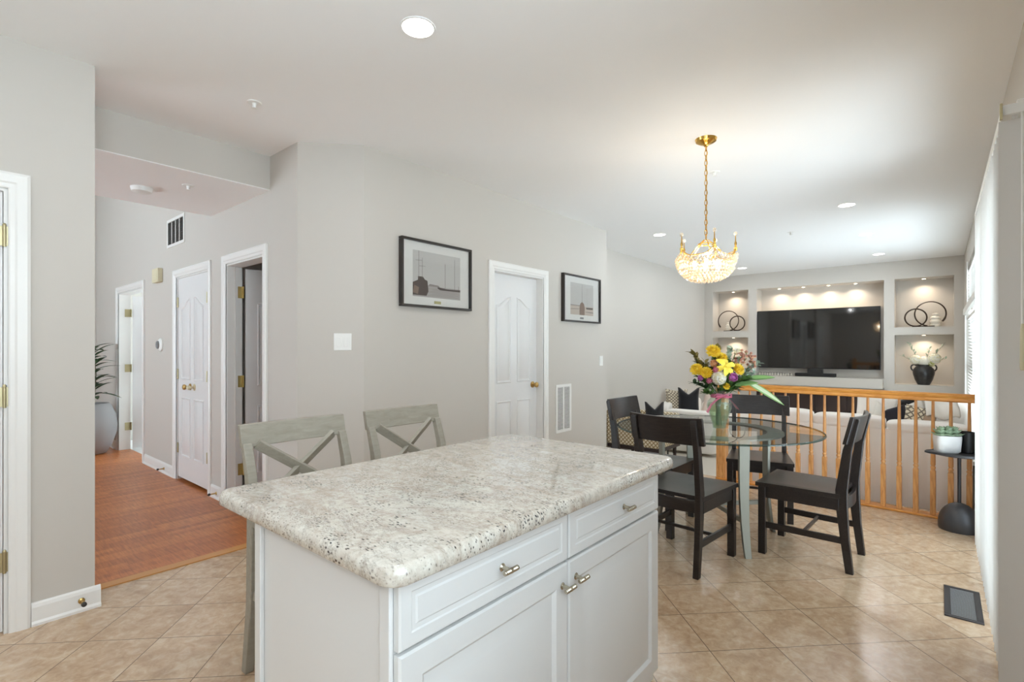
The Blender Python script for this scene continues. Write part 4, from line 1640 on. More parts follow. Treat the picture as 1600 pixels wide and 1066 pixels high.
va = thing('glass_vase', 'green tinted glass vase with a pink ribbon bow on the glass table', 'vase', tuple(VP))
b = MB()
prof = [(r_ * .84, z_ * .92) for r_, z_ in [(0.050, 0.0), (0.052, 0.004), (0.055, 0.03), (0.075, 0.09), (0.094, 0.15), (0.098, 0.175), (0.090, 0.205), (0.066, 0.232), (0.060, 0.245), (0.072, 0.275), (0.080, 0.285)]]
b.lathe(prof, 40, cap=False)
b.lathe([(0.0005, 0.002), (0.042, 0.002)], 40, cap=False)
b.build('vase_body', 'vase_glass', va, smooth=60)
b = MB(); b.lathe([(r_ * .82, z_ * .92) for r_, z_ in [(0.046, 0.006), (0.050, 0.03), (0.070, 0.09), (0.088, 0.150), (0.091, 0.172), (0.088, 0.19)]], 32); b.build('water', 'vase_water', va, smooth=60)
b = MB()
b.lathe([(0.056, 0.214), (0.058, 0.218), (0.059, 0.232), (0.057, 0.240)], 32, cap=False)
for s, dxx in ((-1, 0.0), (1, 0.0)):
    c, s_ = math.cos(YAW), math.sin(YAW)

    def W2(x, dpt, z, c=c, s_=s_): return (c * x - s_ * dpt * .86, s_ * x + c * dpt * .86, z - .02)
    lp = [W2(0, -0.068, 0.248), W2(s * .02, -0.085, 0.262), W2(s * .05, -.086, 0.264), W2(s * .055, -.082, .245), W2(s * .02, -.076, .242), W2(0, -.07, .246)]
    b.tube(lp, 0.014, 6, False, 0.25)
    tl_ = [W2(0, -.072, .246), W2(s * .045, -.08, .225), W2(s * .08, -.07, .19), W2(s * .105, -.06, .135 if s < 0 else .16)]
    b.tube(tl_, [0.010, 0.016, 0.020, 0.024], 6, False, 0.12)
b.build('ribbon', 'pink_ribbon', va, smooth=60)

GF = 'flowers and foliage in the glass vase'


def flower(name, label, px, depth, z, r, kind, cols, face=(0, -0.75, 0.65), cat='flower', group=GF, stem=True):
    r *= 1.18
    p = bq(px, depth, z)
    t = thing(name, label, cat, tuple(p), 0, group)
    c, s = math.cos(YAW), math.sin(YAW)
    fd = Vector((c * face[0] - s * face[1], s * face[0] + c * face[1], face[2])).normalized()
    h = bloom_mesh(r, kind, cols).build('flower_head', list(cols), t, smooth=60)
    h.rotation_euler = Vector((0, 0, 1)).rotation_difference(fd).to_euler()
    if stem:
        b = MB()
        foot = Vector((VP.x + rnd.uniform(-.02, .02), VP.y + rnd.uniform(-.02, .02), VZ + 0.02)) - p
        neck = Vector((VP.x + px * 0.15 * c, VP.y + px * 0.15 * s, VZ + 0.24)) - p
        b.tube([tuple(-fd * r * 0.2), tuple(neck * 0.5 - fd * r * 0.5), tuple(neck), tuple(foot)], 0.0028, 6)
        b.build('stem', 'stem_green', t)
    return t


K = 0.0045
Y0 = 668.0


def q_(px, py): return (px - 1125) * K, (Y0 - py) * K


mums = [('round yellow chrysanthemum highest in the bouquet', 1117, 549, .02, .046), ('yellow chrysanthemum just right below the topmost yellow bloom', 1131, 560, .03, .040),
        ('yellow chrysanthemum alone at the right of the bouquet centre', 1149, 577, -.05, .040), ('outermost yellow chrysanthemum at the left side of the bouquet', 1088, 577, -.02, .040),
        ('yellow chrysanthemum beside the outermost left yellow bloom', 1100, 582, -.05, .040), ('small yellow bloom lowest in the bouquet above the ribbon', 1129, 602, -.07, .024)]
for lab, px, py, dp, r_ in mums:
    dx, dz = q_(px, py)
    flower('chrysanthemum', lab, dx, dp, dz, r_, 'mum', ('petal_yellow', 'petal_gold', 'petal_yellow'), (dx * 3, -.8, .5))
dx, dz = q_(1126, 572)
flower('lily', 'large open yellow lily with pointed petals at the bouquet centre', dx, -.085, dz, .062, 'lily', ('petal_lily', 'petal_yellow', 'petal_gold'), (.1, -.9, .4))
for lab, px, py, dp, r_, cl in (('peach coloured rose left of the yellow lily', 1112, 569, -.04, .036, 'petal_peach'), ('pink rose below the peach rose', 1112, 578, -.075, .028, 'petal_pink'),
                                ('large mauve purple rose at the lower right of the bouquet', 1135, 590, -.09, .040, 'petal_purple'), ('pink rose at the lower left above the ribbon', 1103, 595, -.07, .026, 'petal_pink'),
                                ('small pink purple bloom at the far lower left of the bouquet', 1092, 591, -.05, .026, 'petal_purple')):
    dx, dz = q_(px, py)
    flower('rose', lab, dx, dp, dz, r_, 'rose', (cl, cl, cl), (dx * 3, -.9, .35))
dx, dz = q_(1117, 589)
flower('hydrangea', 'pale cream hydrangea head low in the middle of the bouquet', dx, -.08, dz, .046, 'hydrangea', ('petal_cream', 'petal_white'), (0, -.9, .4))
dx, dz = q_(1154, 551)
flower('white_blossom', 'small white blossom at the upper right of the bouquet', dx, .03, dz, .032, 'tiny', ('petal_white', 'petal_cream', 'petal_cream'), (.3, -.7, .6))
for i, (lab, px, py) in enumerate((('coral blossom sprig nearest the centre on the right of the bouquet', 1156, 562), ('coral blossom sprig at the upper right edge of the bouquet', 1167, 556),
                                   ('coral blossom sprig at the outer right edge of the bouquet', 1176, 566))):
    dx, dz = q_(px, py)
    p = bq(dx, 0.0, dz)
    t = thing('blossom_sprig', lab, 'flower', tuple(p), 0, GF)
    b = MB()
    for k in range(16):
        c0 = Vector((rnd.uniform(-.038, .038), rnd.uniform(-.03, .03), rnd.uniform(-.042, .042)))
        bb = bloom_mesh(.016, 'tiny', ('petal_coral', 'petal_coral', 'petal_peach'))
        o_ = len(b.v)
        b.v += [tuple(Vector(v_) + c0) for v_ in bb.v]
        b.f += [tuple(o_ + j for j in f_) for f_ in bb.f]
        b.mi += bb.mi
    b.build('flower_head', ['petal_coral', 'petal_coral', 'petal_peach'], t)
    b = MB(); nk = Vector((VP.x, VP.y, VZ + .24)) - p
    b.tube([(0, 0, .03), (0, 0, -.02), tuple(nk * .6), tuple(nk)], 0.0025, 6); b.build('stem', 'stem_green', t)


def sprig(name, label, px0, py0, px1, py1, depth, matn, ll=.03, lw=.014, cnt=16, spread=.7, group=GF, frame=bq, conv=q_, droop=.2):
    a = frame(*(lambda d_: (d_[0], depth * .3, d_[1]))(conv(px0, py0)))
    e = frame(*(lambda d_: (d_[0], depth, d_[1]))(conv(px1, py1)))
    t = thing(name, label, 'foliage', tuple(a), 0, group)
    d = e - a
    b = MB(); b.tube([(0, 0, 0), tuple(d * .5 + Vector((0, 0, d.length * .06))), tuple(d)], [0.003, 0.0022, 0.001], 6)
    b.build('stem', 'stem_green', t)
    b = MB()
    cnt = int(cnt * 1.8)
    for k in range(cnt):
        u = .25 + .75 * k / (cnt - 1)
        p = d * u + Vector((0, 0, d.length * .06 * 4 * u * (1 - u)))
        rv = Vector((rnd.uniform(-1, 1), rnd.uniform(-1, 1), rnd.uniform(-.4, 1))).normalized()
        leaf(b, p, d.normalized() * .6 + rv * spread, ll * 1.45 * rnd.uniform(.7, 1.2), lw * 1.7, droop, 4)
    b.build('leaves', matn, t, smooth=60)
    return t


sprig('foliage_sprig', 'tan green leafy sprig rising at the upper left of the bouquet', 1112, 600, 1086, 552, .03, 'leaf_tan', .042, .020, 20)
sprig('foliage_sprig', 'brownish leafy sprig rising behind the topmost yellow bloom', 1120, 600, 1128, 541, .05, 'leaf_tan', .036, .018, 16)
sprig('foliage_sprig', 'olive leafy sprig between the left yellow blooms and the peach rose', 1115, 610, 1104, 566, .01, 'leaf_tan', .036, .018, 14)
sprig('eucalyptus_sprig', 'grey green eucalyptus sprig upright right of the yellow blooms', 1135, 610, 1146, 545, .04, 'leaf_euca', .030, .022, 22)
sprig('eucalyptus_sprig', 'grey green eucalyptus sprig leaning to the right edge of the bouquet', 1140, 612, 1187, 567, .0, 'leaf_euca', .028, .020, 26)
sprig('eucalyptus_sprig', 'pale eucalyptus sprig beneath the coral blossoms', 1140, 614, 1176, 582, -.04, 'leaf_euca', .03, .022, 22)
sprig('foliage_sprig', 'dark green sprig drooping at the lower left of the bouquet', 1115, 615, 1082, 598, -.04, 'leaf_dark', .032, .016, 18)
sprig('foliage_sprig', 'green sprig hanging below the pink roses toward the ribbon', 1118, 615, 1096, 613, -.06, 'leaf_mid', .032, .014, 18)
sprig('foliage_sprig', 'bright green sprig spreading right of the mauve rose', 1130, 612, 1162, 592, -.08, 'leaf_mid', .042, .018, 26)
sprig('foliage_sprig', 'green filler sprig directly above the ribbon', 1124, 622, 1128, 596, -.06, 'leaf_mid', .036, .016, 26, 1.0)
sprig('foliage_sprig', 'green filler sprig between the lily and the right yellow bloom', 1128, 615, 1141, 568, -.02, 'leaf_mid', .04, .018, 24)
sprig('foliage_sprig', 'dark green sprig in the heart of the bouquet behind the cream hydrangea', 1122, 615, 1112, 578, .03, 'leaf_dark', .045, .022, 26)

for lab_, a0_, b0_, a1_, b1_, d_, m_ in (
        ('olive sprig filling the gap beneath the leftmost yellow bloom', 1116, 612, 1090, 588, -.01, 'leaf_mid'),
        ('dark leafy sprig behind the two left yellow blooms', 1118, 612, 1096, 568, .05, 'leaf_dark'),
        ('green leafy sprig behind the lily and the topmost blooms', 1124, 612, 1122, 556, .06, 'leaf_mid'),
        ('dark leafy sprig behind the right yellow bloom', 1130, 612, 1154, 572, .05, 'leaf_dark'),
        ('grey leafy sprig under the white blossom', 1132, 612, 1160, 560, .03, 'leaf_euca'),
        ('green leafy sprig right below the mauve rose', 1128, 618, 1148, 604, -.07, 'leaf_mid')):
    sprig('foliage_sprig', lab_, a0_, b0_, a1_, b1_, d_, m_, .036, .018, 22, .9)


def blade(label, x0, y0, x1, y1, dp, w_, mats):
    a = bq(*(lambda d_: (d_[0], dp, d_[1]))(q_(x0, y0)))
    e = bq(*(lambda d_: (d_[0], dp - .02, d_[1]))(q_(x1, y1)))
    t = thing('blade_leaf', label, 'leaf', tuple(a), 0, GF)
    d = e - a
    b = MB(); leaf(b, (0, 0, .0), d + Vector((0, 0, d.length * .12)), d.length, w_, .12, 10, (.31, -.95, .25))
    b.build('leaf_blade', mats[0], t, smooth=60)
    b = MB(); leaf(b, (0.0, 0, .002), d + Vector((0, 0, d.length * .12)), d.length * .96, w_ * .6, .12, 10, (.31, -.95, .25)); 
    o = b.build('leaf_stripe', mats[1], t, smooth=60); o.location = (-.001, -.001, .0015)
    b = MB(); nk = Vector((VP.x, VP.y, VZ + .22)) - a
    b.tube([(0, 0, 0), tuple(nk * .5 + Vector((0, 0, .01))), tuple(nk)], .003, 6); b.build('stem', 'stem_green', t)


blade('broad green blade leaf reaching right from the bouquet above the railing', 1158, 592, 1209, 589, -.02, .036, ('leaf_mid', 'leaf_bright'))
blade('long white striped blade leaf drooping right in front of the chair', 1156, 592, 1213, 629, -.06, .040, ('leaf_bright', 'leaf_pale'))
blade('medium green blade leaf under the broad one right of the bouquet', 1142, 600, 1176, 596, -.08, .034, ('leaf_bright', 'leaf_mid'))

# ================================================================== SIDE TABLE BY THE BLINDS
SX, SY = 0.105, 4.90
r = thing('pedestal_side_table', 'small dark pedestal table with a domed cast base beside the railing', 'side table', (SX, SY, 0))
b = MB()
prof = [(0.118, 0.0), (0.120, 0.01)] + [(0.120 * math.cos(R(a)), 0.045 + 0.150 * math.sin(R(a))) for a in range(0, 86, 8)] + [(0.012, 0.196)]
b.lathe(prof, 40); b.build('dome_base', 'cast_grey', r, smooth=60)
b = MB(); b.lathe([(0.011, 0.19), (0.011, 0.543)], 16); b.build('pole', 'dark_metal', r)
b = MB()
loops = []
for z, s in ((0.541, .93), (0.546, 1.0), (0.558, 1.0), (0.562, .97), (0.554, .9)):
    lp = []
    for k in range(48):
        a = 2 * PI * k / 48
        lip = 1 + .26 * math.exp(-((((a - R(195)) + PI) % (2 * PI) - PI) / .25) ** 2)
        rr = .160 * s * lip
        lp.append((rr * math.cos(a), rr * math.sin(a), z))
    loops.append(lp)
b.rings(loops); b.add(list(reversed(loops[0])), [tuple(range(48))])
b.build('table_top', 'cast_grey', r, smooth=40)
b = MB()
zt = 0.558
loops = []
ang0 = YAW - .25
for z, sx, sy in ((0.0, .060, .038), (0.014, .074, .050), (.10, .080, .054), (.125, .080, .054), (.125, .072, .046), (.105, .070, .044)):
    lp = []
    for k in range(40):
        a = 2 * PI * k / 40
        e = .6
        x = sx * math.copysign(abs(math.cos(a)) ** e, math.cos(a)); y = sy * math.copysign(abs(math.sin(a)) ** e, math.sin(a))
        lp.append((x, y, z))
    loops.append(lp)
pt = thing('planter', 'oval white ceramic planter holding succulents on the pedestal table', 'planter', (0.038, 4.87, zt - .003), ang0)
b.rings(loops, cap=False); b.add(list(reversed(loops[0])), [tuple(range(40))]); b.build('bowl', 'concrete_white', pt, smooth=50)
b = MB(); b.add([(q[0], q[1], .106) for q in loops[-1]], [tuple(range(40))]); b.build('soil', 'void_dark', pt)
lab_s = ['grey green succulent rosette at the left end of the white planter', 'grey green succulent rosette in the middle of the white planter', 'grey green succulent rosette at the right end of the white planter', 'small succulent rosette at the back of the white planter']
for i, (ox, oy) in enumerate(((-.045, -.008), (0.0, -.012), (.043, 0.0), (.015, .02))):
    c, s = math.cos(ang0), math.sin(ang0)
    t = thing('succulent', lab_s[i], 'plant', (0.038 + c * ox - s * oy, 4.87 + s * ox + c * oy, zt + .103), 0, 'succulents in the white planter')
    b = MB()
    for ring, (nn_, el, ln) in enumerate(((9, 25, .066), (8, 42, .066), (7, 60, .058), (5, 76, .046))):
        for k in range(nn_):
            a = 2 * PI * (k + .5 * ring) / nn_
            leaf(b, (0, 0, .012 * ring), (math.cos(a) * math.cos(R(el)), math.sin(a) * math.cos(R(el)), math.sin(R(el))), ln, .034, -.15, 5, fold=.5)
    b.build('leaves', 'succulent', t, smooth=60)
    b = MB(); b.lathe([(.006, 0), (.005, .04)], 8); b.build('stem', 'stem_green', t)
b = MB()
b.lathe([(.042, 0), (.048, .004), (.052, .150), (.049, .150), (.046, .01)], 28)
tag(b.build('black_pot', 'black_plastic'), 'black pot tucked behind the white planter on the pedestal table', 'pot').location = (.150, 4.965, zt - .003)

# ================================================================== TV WALL CONTENTS
tv = thing('television', 'wide flat screen television set in the recessed centre bay', 'television', (-1.717, YT + .03, .958))
b = MB(); b.box(-.955, .955, 0, .05, .0, 1.074); b.box(-.5, .5, .05, .10, .242, .842); b.build('bezel', 'black_plastic', tv, bevel=.004)
b = MB(); b.box(-.945, .945, -.004, 0.001, .014, 1.064); b.build('screen', 'tv_screen', tv)
b = MB(); b.box(-.3, .3, .10, .11, .342, .742); b.build('wall_bracket', 'dark_metal', tv)
sb = thing('soundbar', 'slim black soundbar lying under the television', 'soundbar', (-1.70, YT - .03, ZC))
b = MB(); b.box(-.315, .315, -.05, .05, 0, .062); b.build('cabinet', 'black_plastic', sb, bevel=.008)
b = MB(); b.box(-.12, .12, -.04, .04, .062, .135); b.build('speaker_box', 'black_satin', sb, bevel=.004)
ob = thing('reed_garland', 'low wire and bead ornament on the ledge under the television', 'ornament', (-2.35, YT + .03, ZC))
b = MB()
for k in range(13):
    b.lathe([(.008, 0), (.012, .015), (.008, .03), (.003, .05)], 8, (-.28 + k * .045, .02 * math.sin(k)))
b.build('beads', 'ceramic_white', ob)
b = MB(); b.tube([(-.3 + k * .03, .02 * math.sin(k * .7), .048 + .006 * math.sin(k * 2)) for k in range(20)], .003, 6); b.build('wire', 'ring_bronze', ob)

# media cabinet of the centre bay below the ledge
mc = thing('media_cabinet', 'long dark brown cabinet front below the television ledge beyond the railing', 'cabinet', (-1.697, YT, LV))
b = MB(); b.box(-.96, .96, -.05, .25, .08, .895); b.box(-.94, .94, -.03, .25, 0, .08); b.build('body', 'dark_brown', mc, bevel=.004)
for i in range(4):
    b = MB(); x = -.95 + i * .476
    b.panel(rect(0, .468, 0, .77), ((x, -.05, .11), (1, 0, 0), (0, 0, 1), (0, -1, 0)), [(0, 0), (.002, .018), (.02, .018), (.022, .0165), (.03, .0165)])
    dd = b.build('door', 'dark_brown', mc, smooth=25)
    b = MB(); b.ball((x + (.43 if i % 2 == 0 else .04), -.08, .6), .014, 10, 7); b.build('knob', 'dark_metal', dd)


def puck(label, x, y, z):
    r = thing('niche_light', label, 'niche light', (x, y, z), 0, 'little lights in the niche tops')
    b = MB(); b.lathe([(.024, -.008), (.034, -.006), (.036, 0)], 24); b.build('rim', 'plastic_white', r)
    b = MB(); b.lathe([(.018, -.0095), (.024, -.008)], 24); b.build('lens', 'puck_lens', r)
    light('puck_glow', 'AREA', PUCK_W, (1.0, .82, .62), (0, 0, -.013), r, .05, spread=130)


for i, x in enumerate((-2.33, -1.93, -1.53, -1.13)):
    puck(['leftmost of four small lights above the television', 'second small light from the left above the television', 'third small light from the left above the television', 'rightmost of four small lights above the television'][i], x, YT + .20, ZT)
puck('small light in the top of the upper left niche', -3.16, YT + .20, ZT)
puck('small light in the top of the upper right niche', -.205, YT + .20, ZT)
puck('small light in the top of the lower left niche', -3.16, YT + .20, ZS0)
puck('small light in the top of the lower right niche', -.205, YT + .20, ZS0)


def ring_sculpture(label, x, k):
    """k=1: small ring to the left and the large ring open at its lower right; k=-1 mirrored"""
    r = thing('ring_sculpture', label, 'sculpture', (x, YT + .14, ZS1), 0, 'looped ring sculptures')
    b = MB()
    pts = []
    for i in range(34):
        a = R(-100 - 300 * i / 33)
        pts.append((k * (.075 + .195 * math.cos(a)), .0, .21 + .195 * math.sin(a)))
    b.tube(pts, [.008 + .003 * abs(i - 16) / 16 for i in range(31)] + [.014, .015, .013], 8)
    b.build('large_ring', 'ring_bronze', r)
    b = MB()
    b.tube([(k * (-.105 + .14 * math.cos(2 * PI * i / 28)), -.035, .155 + .14 * math.sin(2 * PI * i / 28)) for i in range(28)], .011, 8, True)
    b.build('small_ring', 'ring_bronze', r)
    b = MB(); b.box(-.15, .13, -.06, .04, 0, .016); b.build('base', 'ring_bronze', r, bevel=.003)
    return r


def jar(label, x, z, s=1.0):
    r = thing('ribbed_jar', label, 'jar', (x, YT + .245, z), 0, 'ribbed white jars')
    b = MB(); b.lathe([(.05 * s, 0), (.07 * s, .02 * s), (.07 * s, .05 * s), (.06 * s, .058 * s), (.072 * s, .075 * s), (.072 * s, .11 * s), (.055 * s, .12 * s), (.066 * s, .14 * s), (.062 * s, .16 * s), (.035 * s, .18 * s), (.04 * s, .2 * s)], 28)
    b.build('body', 'ceramic_white', r, smooth=60)
    b = MB(); b.lathe([(.042 * s, .2 * s), (.044 * s, .215 * s), (.01, .225 * s)], 24); b.build('lid', 'ceramic_white', r)


ring_sculpture('bronze looped ring sculpture on the upper left niche shelf', -3.165, -1)
jar('small ribbed white jar behind the ring sculpture in the left niche', -3.27, ZS1, .8)
ring_sculpture('larger bronze looped ring sculpture on the upper right niche shelf', -.20, 1)
jar('ribbed white jar inside the ring sculpture in the right niche', -.06, ZS1, 1.0)

VX = -.205
vz_ = thing('black_vase', 'round black two handled pottery vase in the lower right niche', 'vase', (VX, YT + .10, ZB))
b = MB()
b.lathe([(r_ * .88, z_ * 1.04) for r_, z_ in [(.085, 0), (.092, .01), (.13, .08), (.155, .16), (.16, .20), (.148, .245), (.115, .28), (.10, .29), (.105, .31), (.098, .312), (.092, .29)]], 40)
b.build('body', 'black_pottery', vz_, smooth=60)
for s in (-1, 1):
    b = MB()
    b.tube([(s * .088, 0, .308), (s * .125, 0, .325), (s * .15, 0, .31), (s * .16, 0, .285), (s * .157, 0, .255), (s * .136, 0, .225)], .011, 8)
    b.build('handle', 'black_pottery', vz_)
GW = 'white flowers in the black vase'
for lab, dx, dz, r_, cl in (('white hydrangea at the left of the black vase', -.10, .40, .085, ('petal_white', 'petal_cream')), ('white hydrangea in the middle above the black vase', .01, .375, .09, ('petal_white', 'petal_white')),
                            ('white hydrangea at the right of the black vase', .135, .42, .095, ('petal_white', 'petal_cream')), ('yellow green hydrangea between the middle and right white blooms', .09, .345, .06, ('petal_green', 'petal_cream'))):
    p = Vector((VX + dx, YT + .08, ZB + dz))
    t = thing('hydrangea', lab, 'flower', tuple(p), 0, GW)
    h = bloom_mesh(r_, 'hydrangea', cl).build('flower_head', list(cl), t, smooth=60); h.rotation_euler = (R(60), 0, 0)
    b = MB(); b.tube([(0, 0, -r_ * .3), (-dx * .6, .015, -dz * .3), (-dx, .02, -dz + .2)], .004, 6); b.build('stem', 'stem_green', t)
for lab, dx, dz in (('leafy twig rising at the upper left of the black vase', -.19, .66), ('leafy twig rising at the upper right of the black vase', .24, .64), ('leafy twig spreading low left of the black vase', -.28, .46), ('leafy twig spreading low right of the black vase', .27, .42), ('short leafy twig behind the middle hydrangea', .08, .58)):
    a = Vector((VX + dx * .15, YT + .11, ZB + .27)); e = Vector((VX + dx, YT + .12, ZB + dz))
    t = thing('leafy_twig', lab, 'foliage', tuple(a), 0, GW)
    d = e - a
    b = MB(); b.tube([(0, 0, 0), tuple(d * .5 + Vector((0, 0, .03))), tuple(d)], [.004, .003, .001], 6); b.build('stem', 'twig', t)
    b = MB()
    for k in range(14):
        u = .35 + .65 * k / 13
        leaf(b, d * u + Vector((0, 0, .03 * 4 * u * (1 - u))), d.normalized() * .6 + Vector((rnd.uniform(-1, 1), rnd.uniform(-.6, .3), rnd.uniform(-.4, .8))), .055, .026, .1, 4)
    b.build('leaves', 'leaf_euca', t, smooth=60)


# ================================================================== LIVING ROOM FURNITURE
def sofa_block(parent, name, x0, x1, y0, y1, z0, z1, e=.22, m_='sofa_cream'):
    b = MB(); b.at(((x0 + x1) / 2, (y0 + y1) / 2, (z0 + z1) / 2)); b.soft(x1 - x0, y1 - y0, z1 - z0, e, 40, 22)
    return b.build(name, m_, parent, smooth=70)


so = thing('sofa', 'long cream sofa with its back against the oak railing', 'sofa', (0, 0, LV))
z = -LV
b = MB()
nx = 60


def back_panel(u, v):
    x = -1.52 + 1.72 * u
    fold = .006 * math.sin(x * 34) * (1 - v) + .004 * math.sin(x * 71 + 1) * (1 - v)
    return (x, 5.56 - fold - .012 * math.sin(PI * v), .06 + (.60 + z - .06) * v)


b.grid(back_panel, 90, 10)
b.box(-1.52, .20, 5.58, 5.80, .06, .60 + z)
b.build('back_frame', 'sofa_cream', so, smooth=60)
for i in range(3):
    x0_ = -1.52 + i * .573
    sofa_block(so, 'back_roll', x0_ + .002, x0_ + .571, 5.55, 5.84, .575 + z, [.715, .70, .675][i] + z, .42)
    sofa_block(so, 'back_cushion', x0_ + .004, x0_ + .569, 5.80, 6.02, .05 + z, .66 + z, .35)
    sofa_block(so, 'seat_cushion', x0_ + .004, x0_ + .569, 5.82, 6.52, z - .10, z + .09, .3)
b = MB(); b.box(-1.50, .18, 5.80, 6.46, .06, z - .08); b.build('seat_base', 'sofa_cream', so, bevel=.02)
sofa_block(so, 'arm', -1.72, -1.50, 5.58, 6.5, .04, .26 + z, .3)
for x in (-1.45, .12):
    for y in (5.64, 6.38):
        b = MB(); b.lathe([(.02, 0), (.028, .065)], 12, (x, y)); b.build('foot', 'dark_brown', so)


def cushion(name, label, w, h, t, loc, rz, rx, m_, chop=0.0, ry=0.0, group='throw pillows on the sofas'):
    b = MB(); b.pillow(w, h, t, chop)
    o = b.build(name, m_, smooth=70)
    o.location = loc
    o.rotation_euler = (rx, ry, rz)
    return tag(o, label, 'pillow', group)


cushion('throw_pillow', 'cream throw pillow at the left end of the group behind the railing', .34, .36, .12, (-.50, 6.12, .50), R(8), R(-14), 'sofa_cream', ry=R(6))
cushion('throw_pillow', 'black throw pillow peeking over the white ones behind the railing', .34, .36, .12, (-.33, 6.24, .49), R(6), R(-10), 'black_cloth', .10)
cushion('throw_pillow', 'white pointed throw pillow tilted on the long sofa behind the railing', .22, .24, .10, (-.43, 6.07, .55), R(12), R(-12), 'white_cloth', .2, ry=R(16))
cushion('throw_pillow', 'navy black throw pillow lying low behind the railing balusters', .24, .17, .09, (-.31, 6.05, .59), R(0), R(-16), 'navy_cloth', .0, ry=R(-22))
cushion('throw_pillow', 'taupe lattice throw pillow between the navy and plain taupe ones behind the railing', .17, .20, .09, (-.20, 6.03, .585), R(-5), R(-14), 'lattice_fine', 0, ry=R(10))
cushion('throw_pillow', 'white throw pillow leaning between the taupe pillows behind the railing', .20, .24, .08, (-.12, 6.11, .585), R(0), R(-14), 'white_cloth', 0, ry=R(-28))
cushion('throw_pillow', 'plain taupe throw pillow right of the lattice pillow behind the railing', .12, .14, .06, (-.10, 6.02, .575), R(0), R(-14), 'taupe_cloth', 0, ry=R(8))
# draped throw over the right end of the sofa
b = MB()


def throw(u, v):
    x = .02 + .24 * u - .06 * v
    y = 6.0 + .55 * v
    zz = .70 + .16 * math.sin(PI * min(1, v * 1.1)) + .02 * math.sin(9 * u + 4 * v) + .015 * math.sin(17 * v)
    return (x - .12, y, zz)


b.at((0, 0, 0))
b.grid(throw, 16, 20)
b.add([], [])
o = b.build('throw_blanket', 'white_cloth', smooth=70)
sol = o.modifiers.new('thick', 'SOLIDIFY'); sol.thickness = .03
tag(o, 'rumpled white throw blanket over the right end of the sofa', 'blanket')
rc = thing('recliner_section', 'cream sofa section along the window wall behind the side table', 'sofa', (0, 0, LV))
sofa_block(rc, 'seat_cushion', -.62, .22, 6.60, 7.9, .10, z + .10, .25)
sofa_block(rc, 'back_cushion', -.12, .26, 6.58, 7.9, z + .02, z + .78, .35)

# sofa by the far left wall, seen over the table
ls = thing('loveseat', 'cream loveseat by the left living room wall seen beyond the vase', 'sofa', (0, 0, LV))
sofa_block(ls, 'arm', -3.45, -2.60, 7.90, 8.14, .04, z + .335, .22)
sofa_block(ls, 'seat_cushion', -3.30, -2.62, 8.12, 9.6, .12, z + .12, .25)
sofa_block(ls, 'back_cushion', -3.65, -3.44, 8.1, 9.7, .06, z + .42, .3)
sofa_block(ls, 'arm', -3.45, -2.60, 9.6, 9.84, .04, z + .335, .22)
cushion('throw_pillow', 'cream lattice patterned throw pillow on the loveseat by the wall', .36, .44, .14, (-3.40, 8.33, .20), R(24), R(-12), 'lattice_fine', .04)
cushion('throw_pillow', 'black throw pillow with a dented top on the loveseat left of the vase', .34, .46, .15, (-3.20, 8.34, .21), R(22), R(-6), 'black_cloth', .22)
cushion('throw_pillow', 'blush pink throw pillow on the loveseat just left of the vase', .46, .46, .14, (-2.83, 8.45, .14), R(30), R(-10), 'blush_cloth', .0, ry=R(14))

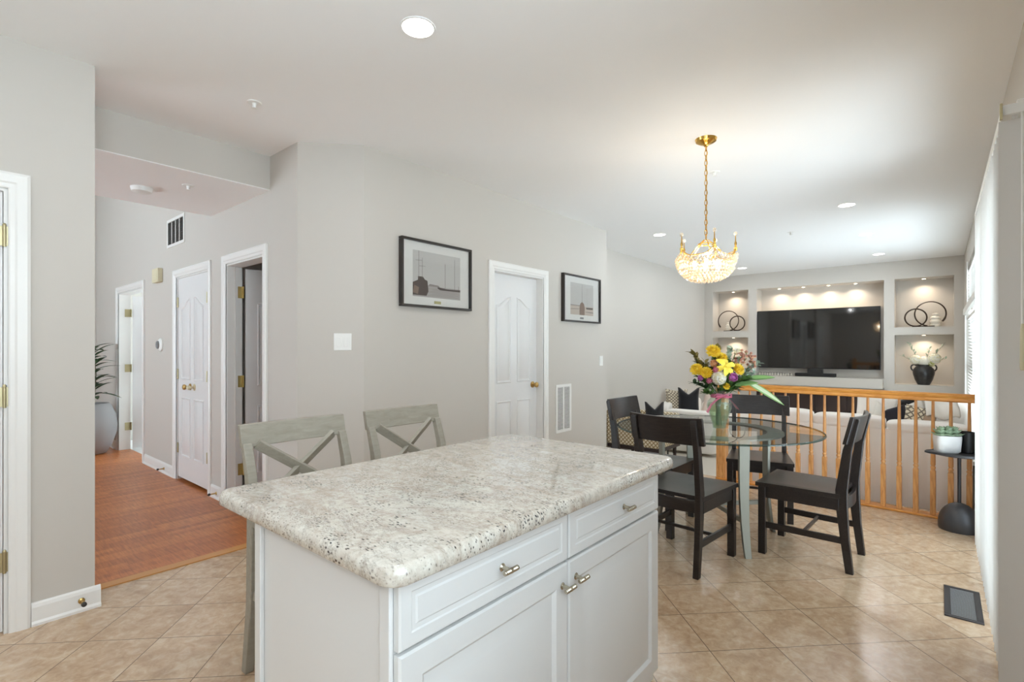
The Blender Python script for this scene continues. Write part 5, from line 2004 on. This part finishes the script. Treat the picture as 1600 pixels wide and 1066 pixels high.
ac = thing('accent_armchair', 'cream lattice patterned armchair against the left living room wall', 'armchair', (0, 0, LV))
b = MB(); b.box(-3.56, -2.84, 6.35, 6.46, .34, z + .40); b.build('arm', 'lattice', ac, bevel=.03, seg=3)
b = MB(); b.box(-3.56, -2.84, 6.98, 7.09, .34, z + .40); b.build('arm', 'lattice', ac, bevel=.03, seg=3)
b = MB(); b.box(-3.62, -3.46, 6.35, 7.09, .34, z + .46); b.build('backrest', 'lattice', ac, bevel=.03, seg=3)
b = MB(); b.box(-3.46, -2.82, 6.46, 6.98, .34, z + .12); b.build('seat', 'lattice', ac, bevel=.03, seg=3)
b = MB(); b.box(-3.60, -2.84, 6.36, 7.08, .29, .34); b.build('wood_base', 'dark_brown', ac)
for x in (-3.55, -2.90):
    for y in (6.41, 7.03):
        b = MB(); b.lathe([(.018, 0), (.028, .30)], 12, (x, y)); b.build('leg', 'dark_brown', ac)
cushion('throw_pillow', 'black throw pillow with a dented top on the patterned armchair', 0.27, .44, .14, (-3.19, 6.72, .13 + z - .36), R(35), R(-8), 'black_cloth', .22).location = (-3.08, 6.78, .125)

gt = thing('glass_end_table', 'small square glass end table beside the patterned armchair', 'side table', (-3.05, 7.5, LV))
b = MB(); b.box(-.25, .25, -.22, .22, z + .29, z + .302); b.build('glass_top', 'table_glass', gt)
b = MB()
for x in (-.24, .24):
    for y in (-.21, .21):
        b.box(x - .01, x + .01, y - .01, y + .01, 0, z + .29)
for s in (-1, 1):
    b.box(-.24, .24, s * .21 - .01, s * .21 + .01, z + .27, z + .29); b.box(s * .24 - .01, s * .24 + .01, -.21, .21, z + .27, z + .29)
b.build('frame', 'black_satin', gt)

# ================================================================== FOYER PLANT
PP = (-8.10, 1.455)
r = thing('planter_pot', 'large round grey planter pot at the end of the hall', 'planter', (PP[0], PP[1], 0))
b = MB(); b.lathe([(.11, 0), (.14, .01), (.20, .12), (.245, .27), (.25, .36), (.235, .48), (.19, .60), (.165, .63), (.155, .61)], 44); b.build('bowl', 'pot_grey', r, smooth=60)
b = MB(); b.lathe([(.02, .59), (.158, .592)], 32); b.build('soil', 'void_dark', r)
r = thing('potted_palm', 'dark green strap leaved plant rising from the grey hall pot', 'plant', (PP[0], PP[1], .592))
b = MB()
b.tube([(0, 0, 0), (.03, .02, .4), (.0, .0, .76)], [.02, .016, .01], 8); b.tube([(-.04, 0, 0), (-.1, -.03, .35), (-.12, -.05, .65)], [.018, .014, .01], 8)
b.build('stem', 'twig', r)
b = MB()
rr = random.Random(3)
for k in range(46):
    hgt = .12 + .62 * k / 45
    a = k * 2.4
    el = R(rr.uniform(5, 45))
    leaf(b, (0.02 * math.cos(a), .02 * math.sin(a), hgt), (math.cos(a) * math.cos(el), math.sin(a) * math.cos(el), math.sin(el)), rr.uniform(.22, .32), .075, .3, 7)
b.build('leaves', 'leaf_dark', r, smooth=60)
